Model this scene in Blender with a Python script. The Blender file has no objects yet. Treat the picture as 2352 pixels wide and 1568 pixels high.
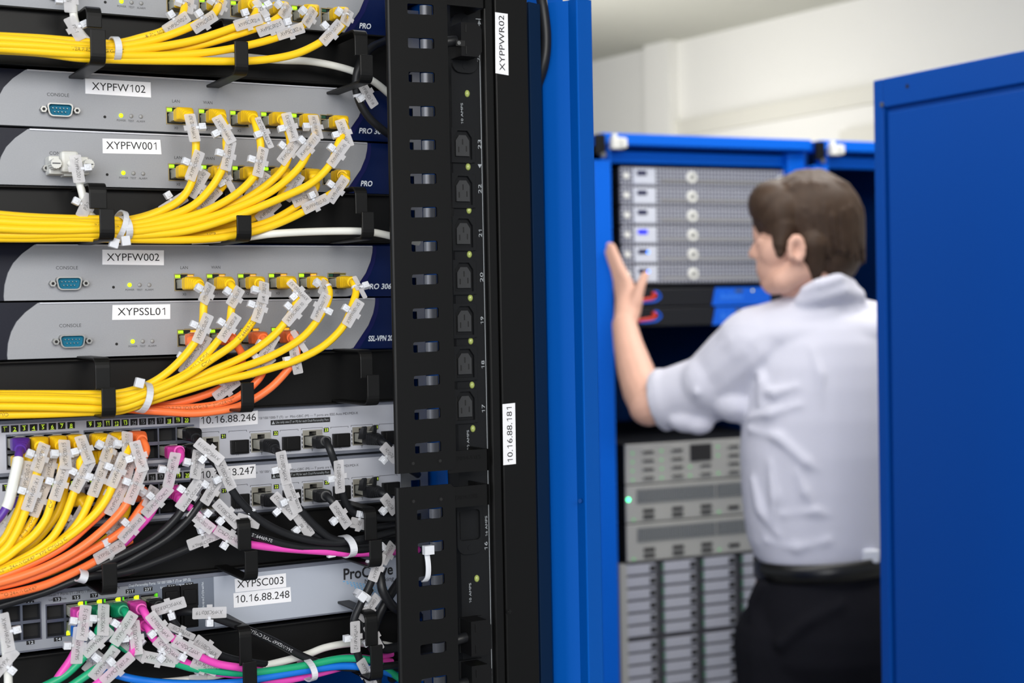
import bpy, bmesh, math, random
from math import sin, cos, pi, radians, sqrt
from mathutils import Vector as V, Matrix
from mathutils.geometry import tessellate_polygon
random.seed(7)
SC = bpy.context.scene; COL = SC.collection
# ------------------------------------------------------------------ camera
FPX = 3400.0; YAW, PITCH, ROLL = radians(28.97), radians(-1.173), radians(-1.097)
CAM = V((0, -1.16945, 1.60)); EYE = 1.60
FW = V((sin(YAW)*cos(PITCH), cos(YAW)*cos(PITCH), sin(PITCH)))
_r = V((cos(YAW), -sin(YAW), 0)); _u = _r.cross(FW)
RT = _r*cos(ROLL) + _u*sin(ROLL); UP = -_r*sin(ROLL) + _u*cos(ROLL)
cd = bpy.data.cameras.new('camera'); cam = bpy.data.objects.new('camera', cd); COL.objects.link(cam)
m = Matrix((RT, UP, -FW)).transposed().to_4x4(); m.translation = CAM; cam.matrix_world = m
cd.sensor_width = 36; cd.lens = FPX/2352*36; cd.clip_start = .02; cd.clip_end = 60
cd.dof.use_dof = True; cd.dof.focus_distance = 1.19; cd.dof.aperture_fstop = 7.3
SC.camera = cam
# ------------------------------------------------------------------ world, lamps, exposure
SC.view_settings.view_transform = 'Standard'; SC.view_settings.look = 'None'
SC.view_settings.exposure = 0.0; SC.view_settings.gamma = 1; SC.view_settings.use_curve_mapping = False
w = bpy.data.worlds.new('world'); SC.world = w; w.use_nodes = True
w.node_tree.nodes['Background'].inputs[0].default_value = (.80, .87, 1, 1)
w.node_tree.nodes['Background'].inputs[1].default_value = .48
def area(name, loc, size, power, col=(1, 1, 1), target=None):
    l = bpy.data.lights.new(name, 'AREA'); l.shape = 'RECTANGLE'; l.size, l.size_y = size; l.energy = power; l.color = col
    o = bpy.data.objects.new(name, l); COL.objects.link(o); o.location = loc
    d = (V(target)-V(loc)) if target else V((0, 0, -1))
    o.rotation_euler = d.to_track_quat('-Z', 'Y').to_euler()
    return o
area('rack_fill_light', (-.1, -3.0, 2.55), (1.7, 1.0), 72, (1, .97, .92), (.45, 0, 1.75))  # unseen soft light behind the camera, set left to keep glare off the faces
area('rack_fill_light', (-1.2, -2.7, 1.95), (1.2, 1.2), 42, (.95, .97, 1), (.4, 0, 1.6))  # added softbox at camera height, evens out the lower rack front
area('left_edge_light', (-1.8, -.9, 1.55), (.55, 2.1), 15, (.86, .92, 1), (.5, 0, 1.5))  # unseen soft light from the left, narrowed for edge highlights
area('ceiling_lamp_aisle', (1.7, .55, 2.72), (1.6, .5), 16, (1, .98, .96))
area('ceiling_lamp_aisle', (2.5, 1.4, 2.72), (.5, 1.6), 22, (1, .97, .93))
area('wall_ceiling_fill', (2.6, 3.6, 2.3), (.5, 2.4), 9, (1, .97, .93), (3.4, 3.6, 4))  # added uplight that brightens the ceiling
area('wall_ceiling_fill', (2.2, 3.4, 2.5), (.5, 2.8), 24, (1, .97, .93), (4.2, 3.4, 2.3))  # added fill light that brightens the far wall
area('ceiling_lamp_aisle', (.4, .9, 2.72), (1.2, .4), 14, (1, .98, .96), (1.9, 1.6, 1.3))
# ------------------------------------------------------------------ pixel -> place
def ray(px, py): return RT*((px-1176)/FPX) - UP*((py-784)/FPX) + FW
def PX(px, py, d=0.0):
    """point seen at (px,py) on the plane d mm in front of the rack face (the plane y=0)"""
    r = ray(px, py); return CAM + r*((-d/1000 - CAM.y)/r.y)
def proj(p):
    v = p-CAM; return 1176+FPX*v.dot(RT)/v.dot(FW), 784-FPX*v.dot(UP)/v.dot(FW)
BO = V((1.82161, 1.64825, EYE+.398)); _a = radians(-5.52)
BU = V((cos(_a), sin(_a), 0)); BN = V((sin(_a), -cos(_a), 0))
def BG(px, py, d=0.0):
    """point seen at (px,py) on the plane d metres in front of the far cabinets"""
    r = ray(px, py); return CAM + r*((BO + BN*d - CAM).dot(BN)/r.dot(BN))
# ------------------------------------------------------------------ materials
MATS = {}
def lin(c): return tuple(((x/255)/12.92 if x/255 <= .04045 else ((x/255+.055)/1.055)**2.4) for x in c)
def mat(name, rgb, rough=.5, metal=0, emit=0, alpha=1, trans=0, noise=None, bump=None, spec=.5, coat=0):
    if name in MATS: return MATS[name]
    m = bpy.data.materials.new(name); m.use_nodes = True; nt = m.node_tree; b = nt.nodes['Principled BSDF']
    c = (*lin(rgb), 1); b.inputs['Base Color'].default_value = c
    b.inputs['Roughness'].default_value = rough; b.inputs['Metallic'].default_value = metal
    b.inputs['Alpha'].default_value = alpha; b.inputs['Transmission Weight'].default_value = trans
    b.inputs['Specular IOR Level'].default_value = spec; b.inputs['Coat Weight'].default_value = coat
    if emit: b.inputs['Emission Color'].default_value = c; b.inputs['Emission Strength'].default_value = emit
    if noise or bump:
        tc = nt.nodes.new('ShaderNodeTexCoord')
    if noise:
        sc, amt = noise[:2]
        n = nt.nodes.new('ShaderNodeTexNoise'); n.inputs['Scale'].default_value = sc; n.inputs['Detail'].default_value = 4
        nt.links.new(tc.outputs['Object'], n.inputs['Vector'])
        mx = nt.nodes.new('ShaderNodeMix'); mx.data_type = 'RGBA'
        mx.inputs[6].default_value = tuple(x*(1-amt) for x in c[:3])+(1,); mx.inputs[7].default_value = tuple(min(1, x*(1+amt)) for x in c[:3])+(1,)
        nt.links.new(n.outputs['Fac'], mx.inputs[0]); nt.links.new(mx.outputs[2], b.inputs['Base Color'])
    if bump:
        sc, st, stretch = bump
        mp = nt.nodes.new('ShaderNodeMapping'); mp.inputs['Scale'].default_value = stretch
        n2 = nt.nodes.new('ShaderNodeTexNoise'); n2.inputs['Scale'].default_value = sc; n2.inputs['Detail'].default_value = 3
        bp = nt.nodes.new('ShaderNodeBump'); bp.inputs['Strength'].default_value = st; bp.inputs['Distance'].default_value = .004
        nt.links.new(tc.outputs['Object'], mp.inputs['Vector']); nt.links.new(mp.outputs[0], n2.inputs['Vector'])
        nt.links.new(n2.outputs['Fac'], bp.inputs['Height']); nt.links.new(bp.outputs['Normal'], b.inputs['Normal'])
    MATS[name] = m; return m
silver = mat('satin_silver', (146, 148, 153), .5, .12, noise=(900, .07))
navy = mat('navy_gloss', (0, 20, 66), .35, spec=.25)
navyd = mat('navy_dark_gloss', (9, 13, 30), .4, spec=.25)
ink = mat('black_ink', (22, 22, 26), .6)
prnt = mat('grey_print', (60, 60, 64), .6)
white_ink = mat('white_print', (225, 232, 240), .5)
grey_ink = mat('pale_grey_print', (160, 165, 170), .6)
paper = mat('label_paper', (240, 240, 244), .5)
blackm = mat('black_powder_coat', (12, 12, 12), .42, noise=(700, .15), spec=.22)
blackp = mat('black_plastic', (18, 18, 19), .42, spec=.2)
pdu_m = mat('pdu_charcoal', (24, 25, 27), .45, spec=.16)
void = mat('dark_cavity', (6, 6, 7), .7)
metal = mat('bright_metal', (158, 158, 156), .34, 1)
brass = mat('port_liner_metal', (150, 136, 100), .45, .6)
teal = mat('teal_plastic', (6, 104, 134), .5, spec=.2)
gled = mat('green_led', (150, 255, 20), .4, emit=1.3)
lled = mat('lime_led', (205, 255, 20), .4, emit=1.5)
aled = mat('amber_led', (255, 160, 20), .4, emit=.9)
dled = mat('green_led_off', (12, 70, 45), .4)
oled = mat('clear_led_off', (150, 150, 150), .25)
tagm = mat('translucent_nylon', (214, 212, 214), .5, alpha=.49, spec=.2)
tiem = mat('white_nylon', (222, 224, 230), .4, alpha=.86, spec=.3)
clearp = mat('clear_plug_plastic', (215, 215, 205), .15, alpha=.45)
chas = mat('switch_grey', (182, 184, 193), .5, .05)
chasd = mat('switch_edge_grey', (112, 116, 128), .45, .2)
chasb = mat('switch_blue_grey', (112, 120, 134), .45, .15)
lit_digit = mat('lit_digit_green', (205, 240, 60), .5, emit=.55)
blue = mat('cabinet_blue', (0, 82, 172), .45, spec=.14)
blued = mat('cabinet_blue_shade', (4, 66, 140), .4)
YEL = mat('yellow_jacket', (246, 200, 26), .42, spec=.35); ORA = mat('orange_jacket', (250, 120, 62), .42)
MAG = mat('magenta_jacket', (226, 72, 178), .42); GRN = mat('green_jacket', (22, 160, 112), .42)
BLU = mat('blue_jacket', (10, 110, 210), .42); WHT = mat('white_jacket', (222, 222, 216), .42)
BLK = mat('black_jacket', (26, 27, 30), .42, spec=.3); PUR = mat('purple_jacket', (88, 48, 150), .42); GRY = mat('grey_plastic', (205, 205, 200), .45)
# ------------------------------------------------------------------ glyphs
_GL = {}
def _font_mesh(s, bold):
    cu = bpy.data.curves.new('glyph', 'FONT'); cu.body = s; cu.size = 1; cu.resolution_u = 3; cu.fill_mode = 'FRONT'
    if bold: cu.offset = .022 if bold == 1 else -.016
    o = bpy.data.objects.new('glyph', cu); COL.objects.link(o)
    dg = bpy.context.evaluated_depsgraph_get(); me = o.evaluated_get(dg).to_mesh()
    vs = [(v.co.x, v.co.y) for v in me.vertices]; fs = [tuple(p.vertices) for p in me.polygons]
    o.evaluated_get(dg).to_mesh_clear(); bpy.data.objects.remove(o); bpy.data.curves.remove(cu)
    return vs, fs
_BAR = min(v[0] for v in _font_mesh('|', False)[0]); CAP = max(v[1] for v in _font_mesh('H', False)[0])
def glyph(c, bold=False):
    k = (c, bold)
    if c == '1' and k not in _GL:
        t = .085 if bold == 1 else .05 if bold == 2 else .07; h = CAP
        _GL[k] = ([(.30, 0), (.30+t, 0), (.30+t, h), (.30+t*.35, h), (.12, h*.80), (.12, h*.80-t*.95), (.30, h*.84)], [(0, 1, 2, 6), (2, 3, 6), (3, 4, 5, 6)], .55)
    if k not in _GL:
        vs, fs = _font_mesh(c, bold) if c.strip() else ([], [])
        v2, _ = _font_mesh(c+'|', False)
        _GL[k] = (vs, fs, max(v[0] for v in v2)-max(v[0] for v in _font_mesh('|', False)[0]))
    return _GL[k]
def layout(s, bold=False, shear=0, wob=0):
    """flat verts/faces of a string, cap height 1"""
    vs, fs, x = [], [], 0.0
    for c in s:
        gv, gf, adv = glyph(c, 2 if wob else bold); n = len(vs)
        dy, sc, sh = ((random.uniform(-.1, .1), random.uniform(.85, 1.15), shear+random.uniform(-.12, .2)) if wob else (0, 1, shear))
        vs += [((x+(a+b*sh)*1)/CAP, (b*sc)/CAP+dy) for a, b in gv]; fs += [tuple(i+n for i in f) for f in gf]
        x += adv*(.93 if wob else 1)
    return vs, fs, x/CAP
# ------------------------------------------------------------------ mesh builder
def rrect(w, h, r, n=4):
    out = []
    for cx, cy, a0 in ((w/2-r, h/2-r, 0), (-w/2+r, h/2-r, 90), (-w/2+r, -h/2+r, 180), (w/2-r, -h/2+r, 270)):
        out += [(cx+r*cos(radians(a0+90*i/n)), cy+r*sin(radians(a0+90*i/n))) for i in range(n+1)]
    return out
class MB:
    def __init__(s): s.v, s.f, s.m, s.s = [], [], [], []
    def add(s, vs, fs, mi=0, sm=False):
        n = len(s.v); s.v += [V(v) for v in vs]
        for f in fs: s.f.append(tuple(i+n for i in f)); s.m.append(mi); s.s.append(sm)
        return s
    def obox(s, c, a, b, e, mi=0):
        c, a, b, e = V(c), V(a), V(b), V(e)
        vs = [c+a*i+b*j+e*k for i in (-1, 1) for j in (-1, 1) for k in (-1, 1)]
        fs = [(0, 1, 3, 2), (4, 6, 7, 5), (0, 4, 5, 1), (2, 3, 7, 6), (0, 2, 6, 4), (1, 5, 7, 3)]
        if a.cross(b).dot(e) < 0: fs = [f[::-1] for f in fs]
        return s.add(vs, fs, mi)
    def box(s, p, q, mi=0):
        p, q = V(p), V(q); c = (p+q)/2; h = (q-p)/2
        return s.obox(c, (abs(h.x), 0, 0), (0, abs(h.y), 0), (0, 0, abs(h.z)), mi)
    def prism(s, pts, vec, mi=0, sm=False):
        """polygon (3d) extruded by vec"""
        pts = [V(p) for p in pts]; vec = V(vec); n = len(pts)
        nr = V((0, 0, 0))
        for i in range(n): nr += pts[i].cross(pts[(i+1) % n])
        if nr.dot(vec) > 0: pts = pts[::-1]
        s.add(pts+[p+vec for p in pts], [tuple(range(n)), tuple(range(2*n-1, n-1, -1))], mi)
        s.add(pts+[p+vec for p in pts], [(i, i+n, (i+1) % n+n, (i+1) % n) for i in range(n)], mi, sm)
        return s
    def plate(s, outer, holes, y, depth, mi=0, hmi=None):
        """front plate in the x-z plane at y, with holes; walls go back by depth"""
        loops = [outer]+holes; flat = [V((x, y, z)) for lp in loops for x, z in lp]
        tri = tessellate_polygon([[V((x, z, 0)) for x, z in lp] for lp in loops])
        fs = []
        for t in tri:
            a, b, c = (flat[i] for i in t)
            fs.append(t if (b-a).cross(c-a).y < 0 else t[::-1])
        s.add(flat, fs, mi)
        for k, lp in enumerate(loops):
            ar = sum(lp[i][0]*lp[(i+1) % len(lp)][1]-lp[(i+1) % len(lp)][0]*lp[i][1] for i in range(len(lp)))
            if (ar > 0) != (k == 0): lp = lp[::-1]
            n = len(lp); vs = [(x, y, z) for x, z in lp]+[(x, y+depth, z) for x, z in lp]
            s.add(vs, [(i, i+n, (i+1) % n+n, (i+1) % n) for i in range(n)], mi if k == 0 or hmi is None else hmi)
        return s
    def cyl(s, a, b, r, r2=None, n=14, mi=0, sm=True, cap=True):
        a, b = V(a), V(b); r2 = r if r2 is None else r2; t = (b-a).normalized()
        u = t.cross(V((0, 0, 1)) if abs(t.z) < .9 else V((1, 0, 0))).normalized(); w_ = t.cross(u)
        c = [(cos(2*pi*i/n), sin(2*pi*i/n)) for i in range(n)]
        vs = [a+(u*x+w_*y)*r for x, y in c]+[b+(u*x+w_*y)*r2 for x, y in c]
        s.add(vs, [(i, (i+1) % n, (i+1) % n+n, i+n) for i in range(n)], mi, sm)
        if cap: s.add(vs, [tuple(range(n-1, -1, -1)), tuple(range(n, 2*n))], mi)
        return s
    def ball(s, c, a, b, e, nu=16, nv=10, mi=0):
        c, a, b, e = V(c), V(a), V(b), V(e); vs = [c-e]; fs = []
        for j in range(1, nv):
            th = -pi/2+pi*j/nv
            vs += [c+(a*cos(2*pi*i/nu)+b*sin(2*pi*i/nu))*cos(th)+e*sin(th) for i in range(nu)]
        vs.append(c+e); L = len(vs)-1
        for i in range(nu):
            k = (i+1) % nu
            fs.append((0, 1+k, 1+i)); fs.append((L, L-nu+i, L-nu+k))
            for j in range(nv-2):
                o = 1+j*nu; fs.append((o+i, o+k, o+k+nu, o+i+nu))
        if a.cross(b).dot(e) < 0: fs = [f[::-1] for f in fs]
        return s.add(vs, fs, mi, True)
    def sweep(s, path, fr, prof, n=12, mi=0, cap=True):
        """rings prof(i)->[(x,y)..] along path with frames fr=[(T,A,B)]"""
        base = len(s.v); vs, fs = [], []
        for i, p in enumerate(path):
            T, A, B = fr[i]; vs += [p+A*x+B*y for x, y in prof(i)]
        k = len(path)
        for i in range(k-1):
            for j in range(n): fs.append((i*n+j, i*n+(j+1) % n, (i+1)*n+(j+1) % n, (i+1)*n+j))
        s.add(vs, fs, mi, True)
        if cap: s.add(vs, [tuple(range(n-1, -1, -1)), tuple(range((k-1)*n, k*n))], mi)
        return s
    def text(s, t, o, ux, uz, cap, width=None, mi=0, bold=False, shear=0, wob=0):
        """o baseline start, ux/uz unit directions, cap height in metres; stretched to width if given"""
        vs, fs, wd = layout(t, bold, shear, wob); o, ux, uz = V(o), V(ux), V(uz); kx = width/wd if width and wd else cap
        return s.add([o+ux*(x*kx)+uz*(y*cap) for x, y in vs], fs, mi)
    def ptext(s, t, p0, p1, cappx, d, mi=0, **k):
        """text whose baseline runs between two pixels on the plane d mm before the rack"""
        a, b = PX(*p0, d), PX(*p1, d); ux = (b-a).normalized(); nrm = V((0, -1, 0)); uz = nrm.cross(ux)
        cap = (PX(p0[0], p0[1]-cappx, d)-a).length
        return s.text(t, a, ux, uz, cap, (b-a).length, mi, **k)
    def build(s, name, mats, parent=None, bevel=0, seg=2):
        me = bpy.data.meshes.new(name); me.from_pydata([tuple(v) for v in s.v], [], s.f); me.update()
        for mt in (mats if isinstance(mats, (list, tuple)) else [mats]): me.materials.append(mt)
        me.polygons.foreach_set('material_index', s.m); me.polygons.foreach_set('use_smooth', s.s)
        o = bpy.data.objects.new(name, me); COL.objects.link(o)
        if parent:
            o.parent = parent
            if parent.type == 'EMPTY': o.matrix_parent_inverse = Matrix.Translation(-parent.location)
        if bevel:
            b = o.modifiers.new('bevel', 'BEVEL'); b.width = bevel; b.segments = seg; b.limit_method = 'ANGLE'; b.angle_limit = radians(40)
        return o
def tag_(o, label, cat, group=None, kind=None):
    if label: o['label'] = label
    if cat: o['category'] = cat
    if group: o['group'] = group
    if kind: o['kind'] = kind
    return o
def thing(name, label, cat, loc=(0, 0, 0), group=None):
    o = bpy.data.objects.new(name, None); COL.objects.link(o); o.location = loc; o.empty_display_size = .02
    return tag_(o, label, cat, group)
def struct(name, mb, mats, label=None):
    o = mb.build(name, mats); o['kind'] = 'structure'
    if label: o['label'] = label
    return o
# ================================================================== ROOM
def hz(px, py, z):
    r = ray(px, py); return CAM + r*((z-CAM.z)/r.z)
cA, cB = hz(1400, 132, 2.8), hz(1960, 0, 2.8)
wd = (cB-cA).normalized(); wn = V((wd.y, -wd.x, 0));
if wn.x > 0: wn = -wn                        # into the room
W0, W1 = cA-wd*5, cA+wd*7
wallm = mat('wall_paint_cream', (232, 231, 226), .7, noise=(3, .02)); ceilm = mat('ceiling_paint_grey', (196, 196, 186), .8, noise=(4, .02))
floorm = mat('floor_tile_grey', (150, 150, 148), .5, noise=(6, .08))
mb = MB(); q = [V((p.x, p.y, 0)) for p in (W0, W1, W1-wn*.12, W0-wn*.12)]; mb.prism(q, (0, 0, 2.8)); struct('wall_right', mb, wallm, 'cream painted wall beyond the far cabinets')
mb = MB(); mb.box((-4, -5, -.1), (6.5, 11, 0)); struct('floor', mb, floorm)
mb = MB(); mb.box((-4, -5, 2.8), (6.5, 11, 2.9)); struct('ceiling', mb, ceilm)
mb = MB(); mb.box((-4, 10.2, 0), (6.0, 10.4, 2.8)); struct('wall_back', mb, wallm)
pw = lambda px, py: CAM + ray(px, py)*((W0-CAM).dot(wn)/ray(px, py).dot(wn))
a, b = pw(1503, 200), pw(1560, 200)
mb = MB(); mb.prism([V((p.x, p.y, 0)) for p in (a, b, b+wn*.06, a+wn*.06)], (0, 0, 2.8)); struct('trim_1', mb, wallm, 'shallow plastered pilaster on the cream wall')
for i, (p, q, t) in enumerate((((1530, 304), (2060, 208), .035), ((1940, 322), (2060, 300), .035))):
    a, b = pw(*p), pw(*q); mb = MB(); h = V((0, 0, t))
    mb.prism([a-h, a+h, a+h+wn*.03, a-h+wn*.03], b-a); struct('trim_%d' % (i+2), mb, mat('trunking_paint', (218, 216, 206), .6), ['upper', 'lower'][i]+' cream cable trunking along the wall')

# ================================================================== NEAR CABINET
def xat(px, d, y=700): return PX(px, y, d).x
cab = thing('server_cabinet', 'nearest blue server cabinet, holding the stacked silver units and cables', 'server cabinet', (.4, .3, 0))
def vprism(pts, z0, z1, mi=0, mb=None):
    mb = mb or MB(); return mb.prism([(x, -d/1000, z0) for x, d in pts], (0, 0, z1-z0), mi)
ztop = EYE+.2745
x1, x2, x3, x4 = xat(1256, 20), xat(1315, 40), xat(1338, 58), xat(1372, 50)
q = MB(); vprism([(x1, 20), (x2, 42), (x3, 57), (x4, 50), (x4, -20), (x1, -20)], 0, ztop, 0, q)
q.build('door_frame_post', blue, cab, .0015)
q = MB(); q.box((x4-.028, .02, .02), (x4, .95, ztop)); q.build('side_panel', blue, cab)
q = MB(); q.box((-.02, .93, .02), (x4, .95, ztop)); q.build('back_panel', blackm, cab)
q = MB(); q.box((-.03, .02, .02), (-.005, .95, ztop)); q.build('side_panel', blued, cab)
q = MB(); q.box((-.03, .0, ztop), (x4, .95, ztop+.03)); q.build('roof_panel', blue, cab)
q = MB(); q.box((-.03, .0, 0), (x4, .95, .02)); q.build('plinth', blackm, cab)
q = MB(); q.box((xat(1027, 20), -.02, .02), (xat(1046, 42)-.0006, .05, ztop-.002)); q.build('inner_post', blue, cab)
rail = MB(); xa, xb = xat(921, 0), xat(984, 0)
rail.plate([(xa, 1.0), (xb, 1.0), (xb, ztop-.01), (xa, ztop-.01)], [[(xb-.012-.0045, z), (xb-.012-.0045, z+.009), (xb-.012+.0045, z+.009), (xb-.012+.0045, z)] for z in [1.03+.0148*k for k in range(54)]], .008, .002)
rail.build('mounting_rail', metal, cab)
q = MB(); vprism([(xat(1227, 40), 40), (xat(1254, 34), 34), (xat(1254, 34), -10), (xat(1227, 40), -10)], .05, ztop-.004, 0, q)
q.build('door_gasket', mat('gasket_dark_blue', (6, 32, 60), .7, spec=.15), cab, .001)
q = MB(); q.cyl(PX(1332, 1150, 52), PX(1332, 1150, 50.6)+V((0, -.001, 0)), .002); q.build('latch_pin', blued, cab)
# dark bulging cord beside the frame post
def crom(pts, step=.003):
    pts = [V(p) for p in pts]; P = [pts[0]*2-pts[1]]+pts+[pts[-1]*2-pts[-2]]; out = []
    for i in range(1, len(P)-2):
        p0, p1, p2, p3 = P[i-1:i+3]
        t0 = 0.0; t1 = t0+max(1e-5, (p1-p0).length**.5); t2 = t1+max(1e-5, (p2-p1).length**.5); t3 = t2+max(1e-5, (p3-p2).length**.5)
        n = max(2, int((p2-p1).length/step))
        for k in range(n):
            t = t1+(t2-t1)*k/n
            A1 = p0*((t1-t)/(t1-t0))+p1*((t-t0)/(t1-t0)); A2 = p1*((t2-t)/(t2-t1))+p2*((t-t1)/(t2-t1)); A3 = p2*((t3-t)/(t3-t2))+p3*((t-t2)/(t3-t2))
            B1 = A1*((t2-t)/(t2-t0))+A2*((t-t0)/(t2-t0)); B2 = A2*((t3-t)/(t3-t1))+A3*((t-t1)/(t3-t1))
            out.append(B1*((t2-t)/(t2-t1))+B2*((t-t1)/(t2-t1)))
    out.append(pts[-1]); return out
def frames(path, up=None):
    n = len(path); T = [(path[min(i+1, n-1)]-path[max(i-1, 0)]).normalized() for i in range(n)]
    A = up or (T[0].cross(V((0, 0, 1))) if abs(T[0].z) < .9 else V((1, 0, 0)))
    out = []
    for t in T:
        A = (A-t*A.dot(t)).normalized(); out.append((t, A, t.cross(A)))
    return out
def circ(r, n=12): return [(r*cos(2*pi*k/n), r*sin(2*pi*k/n)) for k in range(n)]
def tube(mb, pts, r, mi=0, n=12, step=.003):
    p = crom(pts, step); mb.sweep(p, frames(p), lambda i: circ(r, n), n, mi); return p
q = MB(); tube(q, [PX(1226, -70, 20), PX(1244, 0, 30), PX(1254, 90, 32), PX(1248, 150, 30), PX(1228, 210, 18)], .0048)
tag_(q.build('door_cable', BLK), 'black cord bulging out between the blue frame post and the gasket', 'cable')

# ------------------------------------------------------------------ silver firewalls
REF = PX(399.6, 628.4)
def FX(px, py): p = PX(px, py); return p.x-REF.x, p.z-REF.z
PORTS = [((399.6, 628.4), (447, 667.8)), ((473.3, 628), (519, 666.7)), ((545, 627.8), (590, 665.7)), ((615.5, 627), (660.4, 665)), ((684.5, 626.3), (728.8, 665)), ((751.8, 626.3), (795, 664.7))]
LARC = [FX(*p) for p in ((79.6, 561.6), (51, 582.5), (30.6, 604), (18.4, 627), (11, 654), (9, 680), (10, 690.6))]
RARC = [FX(*p) for p in ((856, 563), (855, 580), (851, 600), (840, 627), (826, 648), (806, 678), (797, 682.5))]
def rect(x0, z0, x1, z1): return [(x0, z0), (x1, z0), (x1, z1), (x0, z1)]
PORTPOS = {}
def rj45(par, x0, z0, x1, z1, y, led_l, led_r, key, depth=.012, ledpart=True):
    """lined socket in a hole; returns centre of the plug opening"""
    t = .0007; g = MB()
    g.plate(rect(x0, z0, x1, z1), [rect(x0+t, z0+t, x1-t, z1-t)], y-.0006, depth, 0)
    g.box((x0, y+depth-.0012, z0), (x1, y+depth, z1), 1)
    h = z1-z0; w_ = x1-x0
    g.box((x0+t, y+.001, z1-.30*h), (x1-t, y+.0035, z1-.24*h), 0)
    g.box((x0+.34*w_, y+.0005, z1-.26*h), (x1-.34*w_, y+.003, z1-t), 1)
    g.box((x0+.36*w_, y-.0012, z1-.05*h), (x1-.36*w_, y+.003, z1+.03*h), 0)
    g.box((x0+.10*w_, y+.002, z0+.06*h), (x0+.16*w_, y+.006, z0+.5*h), 1)
    o = g.build('ethernet_port', [brass, void], par)
    for s_, mt, nm in ((0, led_l, 'link_light'), (1, led_r, 'activity_light')):
        if mt:
            lx = x0+.05*w_ if s_ == 0 else x1-.31*w_
            MB().box((lx, y-.0003, z1-.23*h), (lx+.26*w_, y+.003, z1-.07*h)).build(nm, mt, o, .0003)
    PORTPOS[key] = V(((x0+x1)/2, 0, z0+.40*h))
    return o
def firewall(key, ox, oz, nports, label, model, name_label=None, ltxt=None, leds=1, serial=True, amber=(), modelcut=None, modelw=1):
    root = thing('firewall', label, 'network device', (ox+.05, .2, oz), 'silver one-unit network devices with blue ends')
    X = lambda px, py: (FX(px, py)[0]+ox, FX(px, py)[1]+oz)
    holes = []; pr = []
    for (a, b) in PORTS[:nports]:
        (x0, z1), (x1, z0) = X(*a), X(*b); pr.append((x0, z0, x1, z1)); holes.append(rect(x0, z0, x1, z1))
    la = [(x+ox, z+oz) for x, z in LARC]; ra = [(x+ox, z+oz) for x, z in RARC]
    zt, zb = la[0][1], la[-1][1]; ra = [(x, min(z, zt)) for x, z in ra]; ra[0] = (ra[0][0], zt); ra[-1] = (ra[-1][0], zb)
    g = MB(); g.plate(la[::-1]+ra, holes, 0, .011, 0)
    def tx(s, p0, p1, cap, mi=1, **k):
        a, b = X(*p0), X(*p1); g.text(s, (a[0], -.00012, a[1]), (1, 0, 0), (0, 0, 1), cap/2900, b[0]-a[0], mi, **k)
    tx('CONSOLE', (128, 618.6), (179.6, 618.6), 7.3)
    tx('POWER', (287.8, 667.6), (308.6, 667.6), 4.4); tx('TEST', (313.6, 667.6), (327.5, 667.6), 4.4); tx('ALARM', (333, 667.4), (352.4, 667.4), 4.4)
    if nports == 6:
        tx('LAN', (413.7, 617.8), (432.2, 617.8), 6.8); tx('WAN', (485, 617), (506.7, 617), 6.8)
    for i in range(nports):
        cx = (PORTS[i][0][0]+PORTS[i][1][0])/2; tx('X%d' % i, (cx-4.5, 678.6-.8*i), (cx+4.5, 678.6-.8*i), 6)
    c = X(260.6, 659.4); g.cyl((c[0], .001, c[1]), (c[0], -.0002, c[1]), .0011, mi=2, n=12)
    g.box((la[0][0]+.001, -.0012, zt-.0008), (ra[0][0]-.001, .004, zt+.0003), 3)  # added lip in brighter silver, standing in for the top-edge highlight
    g.build('front_panel', [silver, prnt, void, mat('panel_lip_highlight', (190, 192, 200), .35, .4)], root, .0003)
    x0 = la[0][0]-.040
    g = MB(); g.prism([(x, .0025, z) for x, z in [(x0, zb-.0004), (x0, zt+.0006), (la[0][0]+.004, zt+.0006)]+[(x+.0015, z) for x, z in la[1:]]], (0, .0085, 0)); g.build('end_bezel', navyd, root, .0006)
    g = MB(); xe = ra[0][0]+.035
    g.prism([(x, .0025, z) for x, z in [(xe, zb-.0004)]+[(x-.0015, z) for x, z in ra[::-1]]+[(ra[0][0]-.0015, zt+.0004), (xe, zt+.0004)]], (0, .0085, 0), 0)
    arc2 = [(x+.004+.0035*i/6, z) for i, (x, z) in enumerate(ra)]
    g.prism([(x, .0019, z) for x, z in ra]+[(x, .0019, z) for x, z in arc2[::-1]], (0, .0006, 0), 1)
    if model:
        a, b = X(842, 663.5), X(842+(9 if len(model) < 4 else 8.3 if len(model) < 9 else 11.2*modelw)*len(model), 663.5); g.text(model, (a[0], .0022, a[1]), (1, 0, 0), (0, 0, 1), .0044, b[0]-a[0], 2, bold=True, shear=.22)
    g.build('end_bezel', [navy, mat('navy_arc', (20, 24, 78), .35, spec=.25), white_ink], root, .0004)
    MB().box((x0, .012, zb), (xe, .40, zt-.0006)).build('chassis', blackm, root)
    for i, (a, z0, b, z1) in enumerate(pr):
        rj45(root, a, z0, b, z1, 0, dled if i == 5 else gled, aled if i in amber else (mat('amber_led_off', (120, 110, 30), .4) if i == 5 else None), (key, i))
    for px, nm, on in ((297.5, 'power_light', lled), (320.4, 'test_light', oled), (342.4, 'alarm_light', oled)):
        c = X(px, 654.2); g = MB(); g.ball((c[0], -.0002, c[1]), (.0017, 0, 0), (0, .0014, 0), (0, 0, .0017)); g.build(nm, on, root)
    c = X(156, 651); C_ = V((c[0], 0, c[1]))
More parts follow.
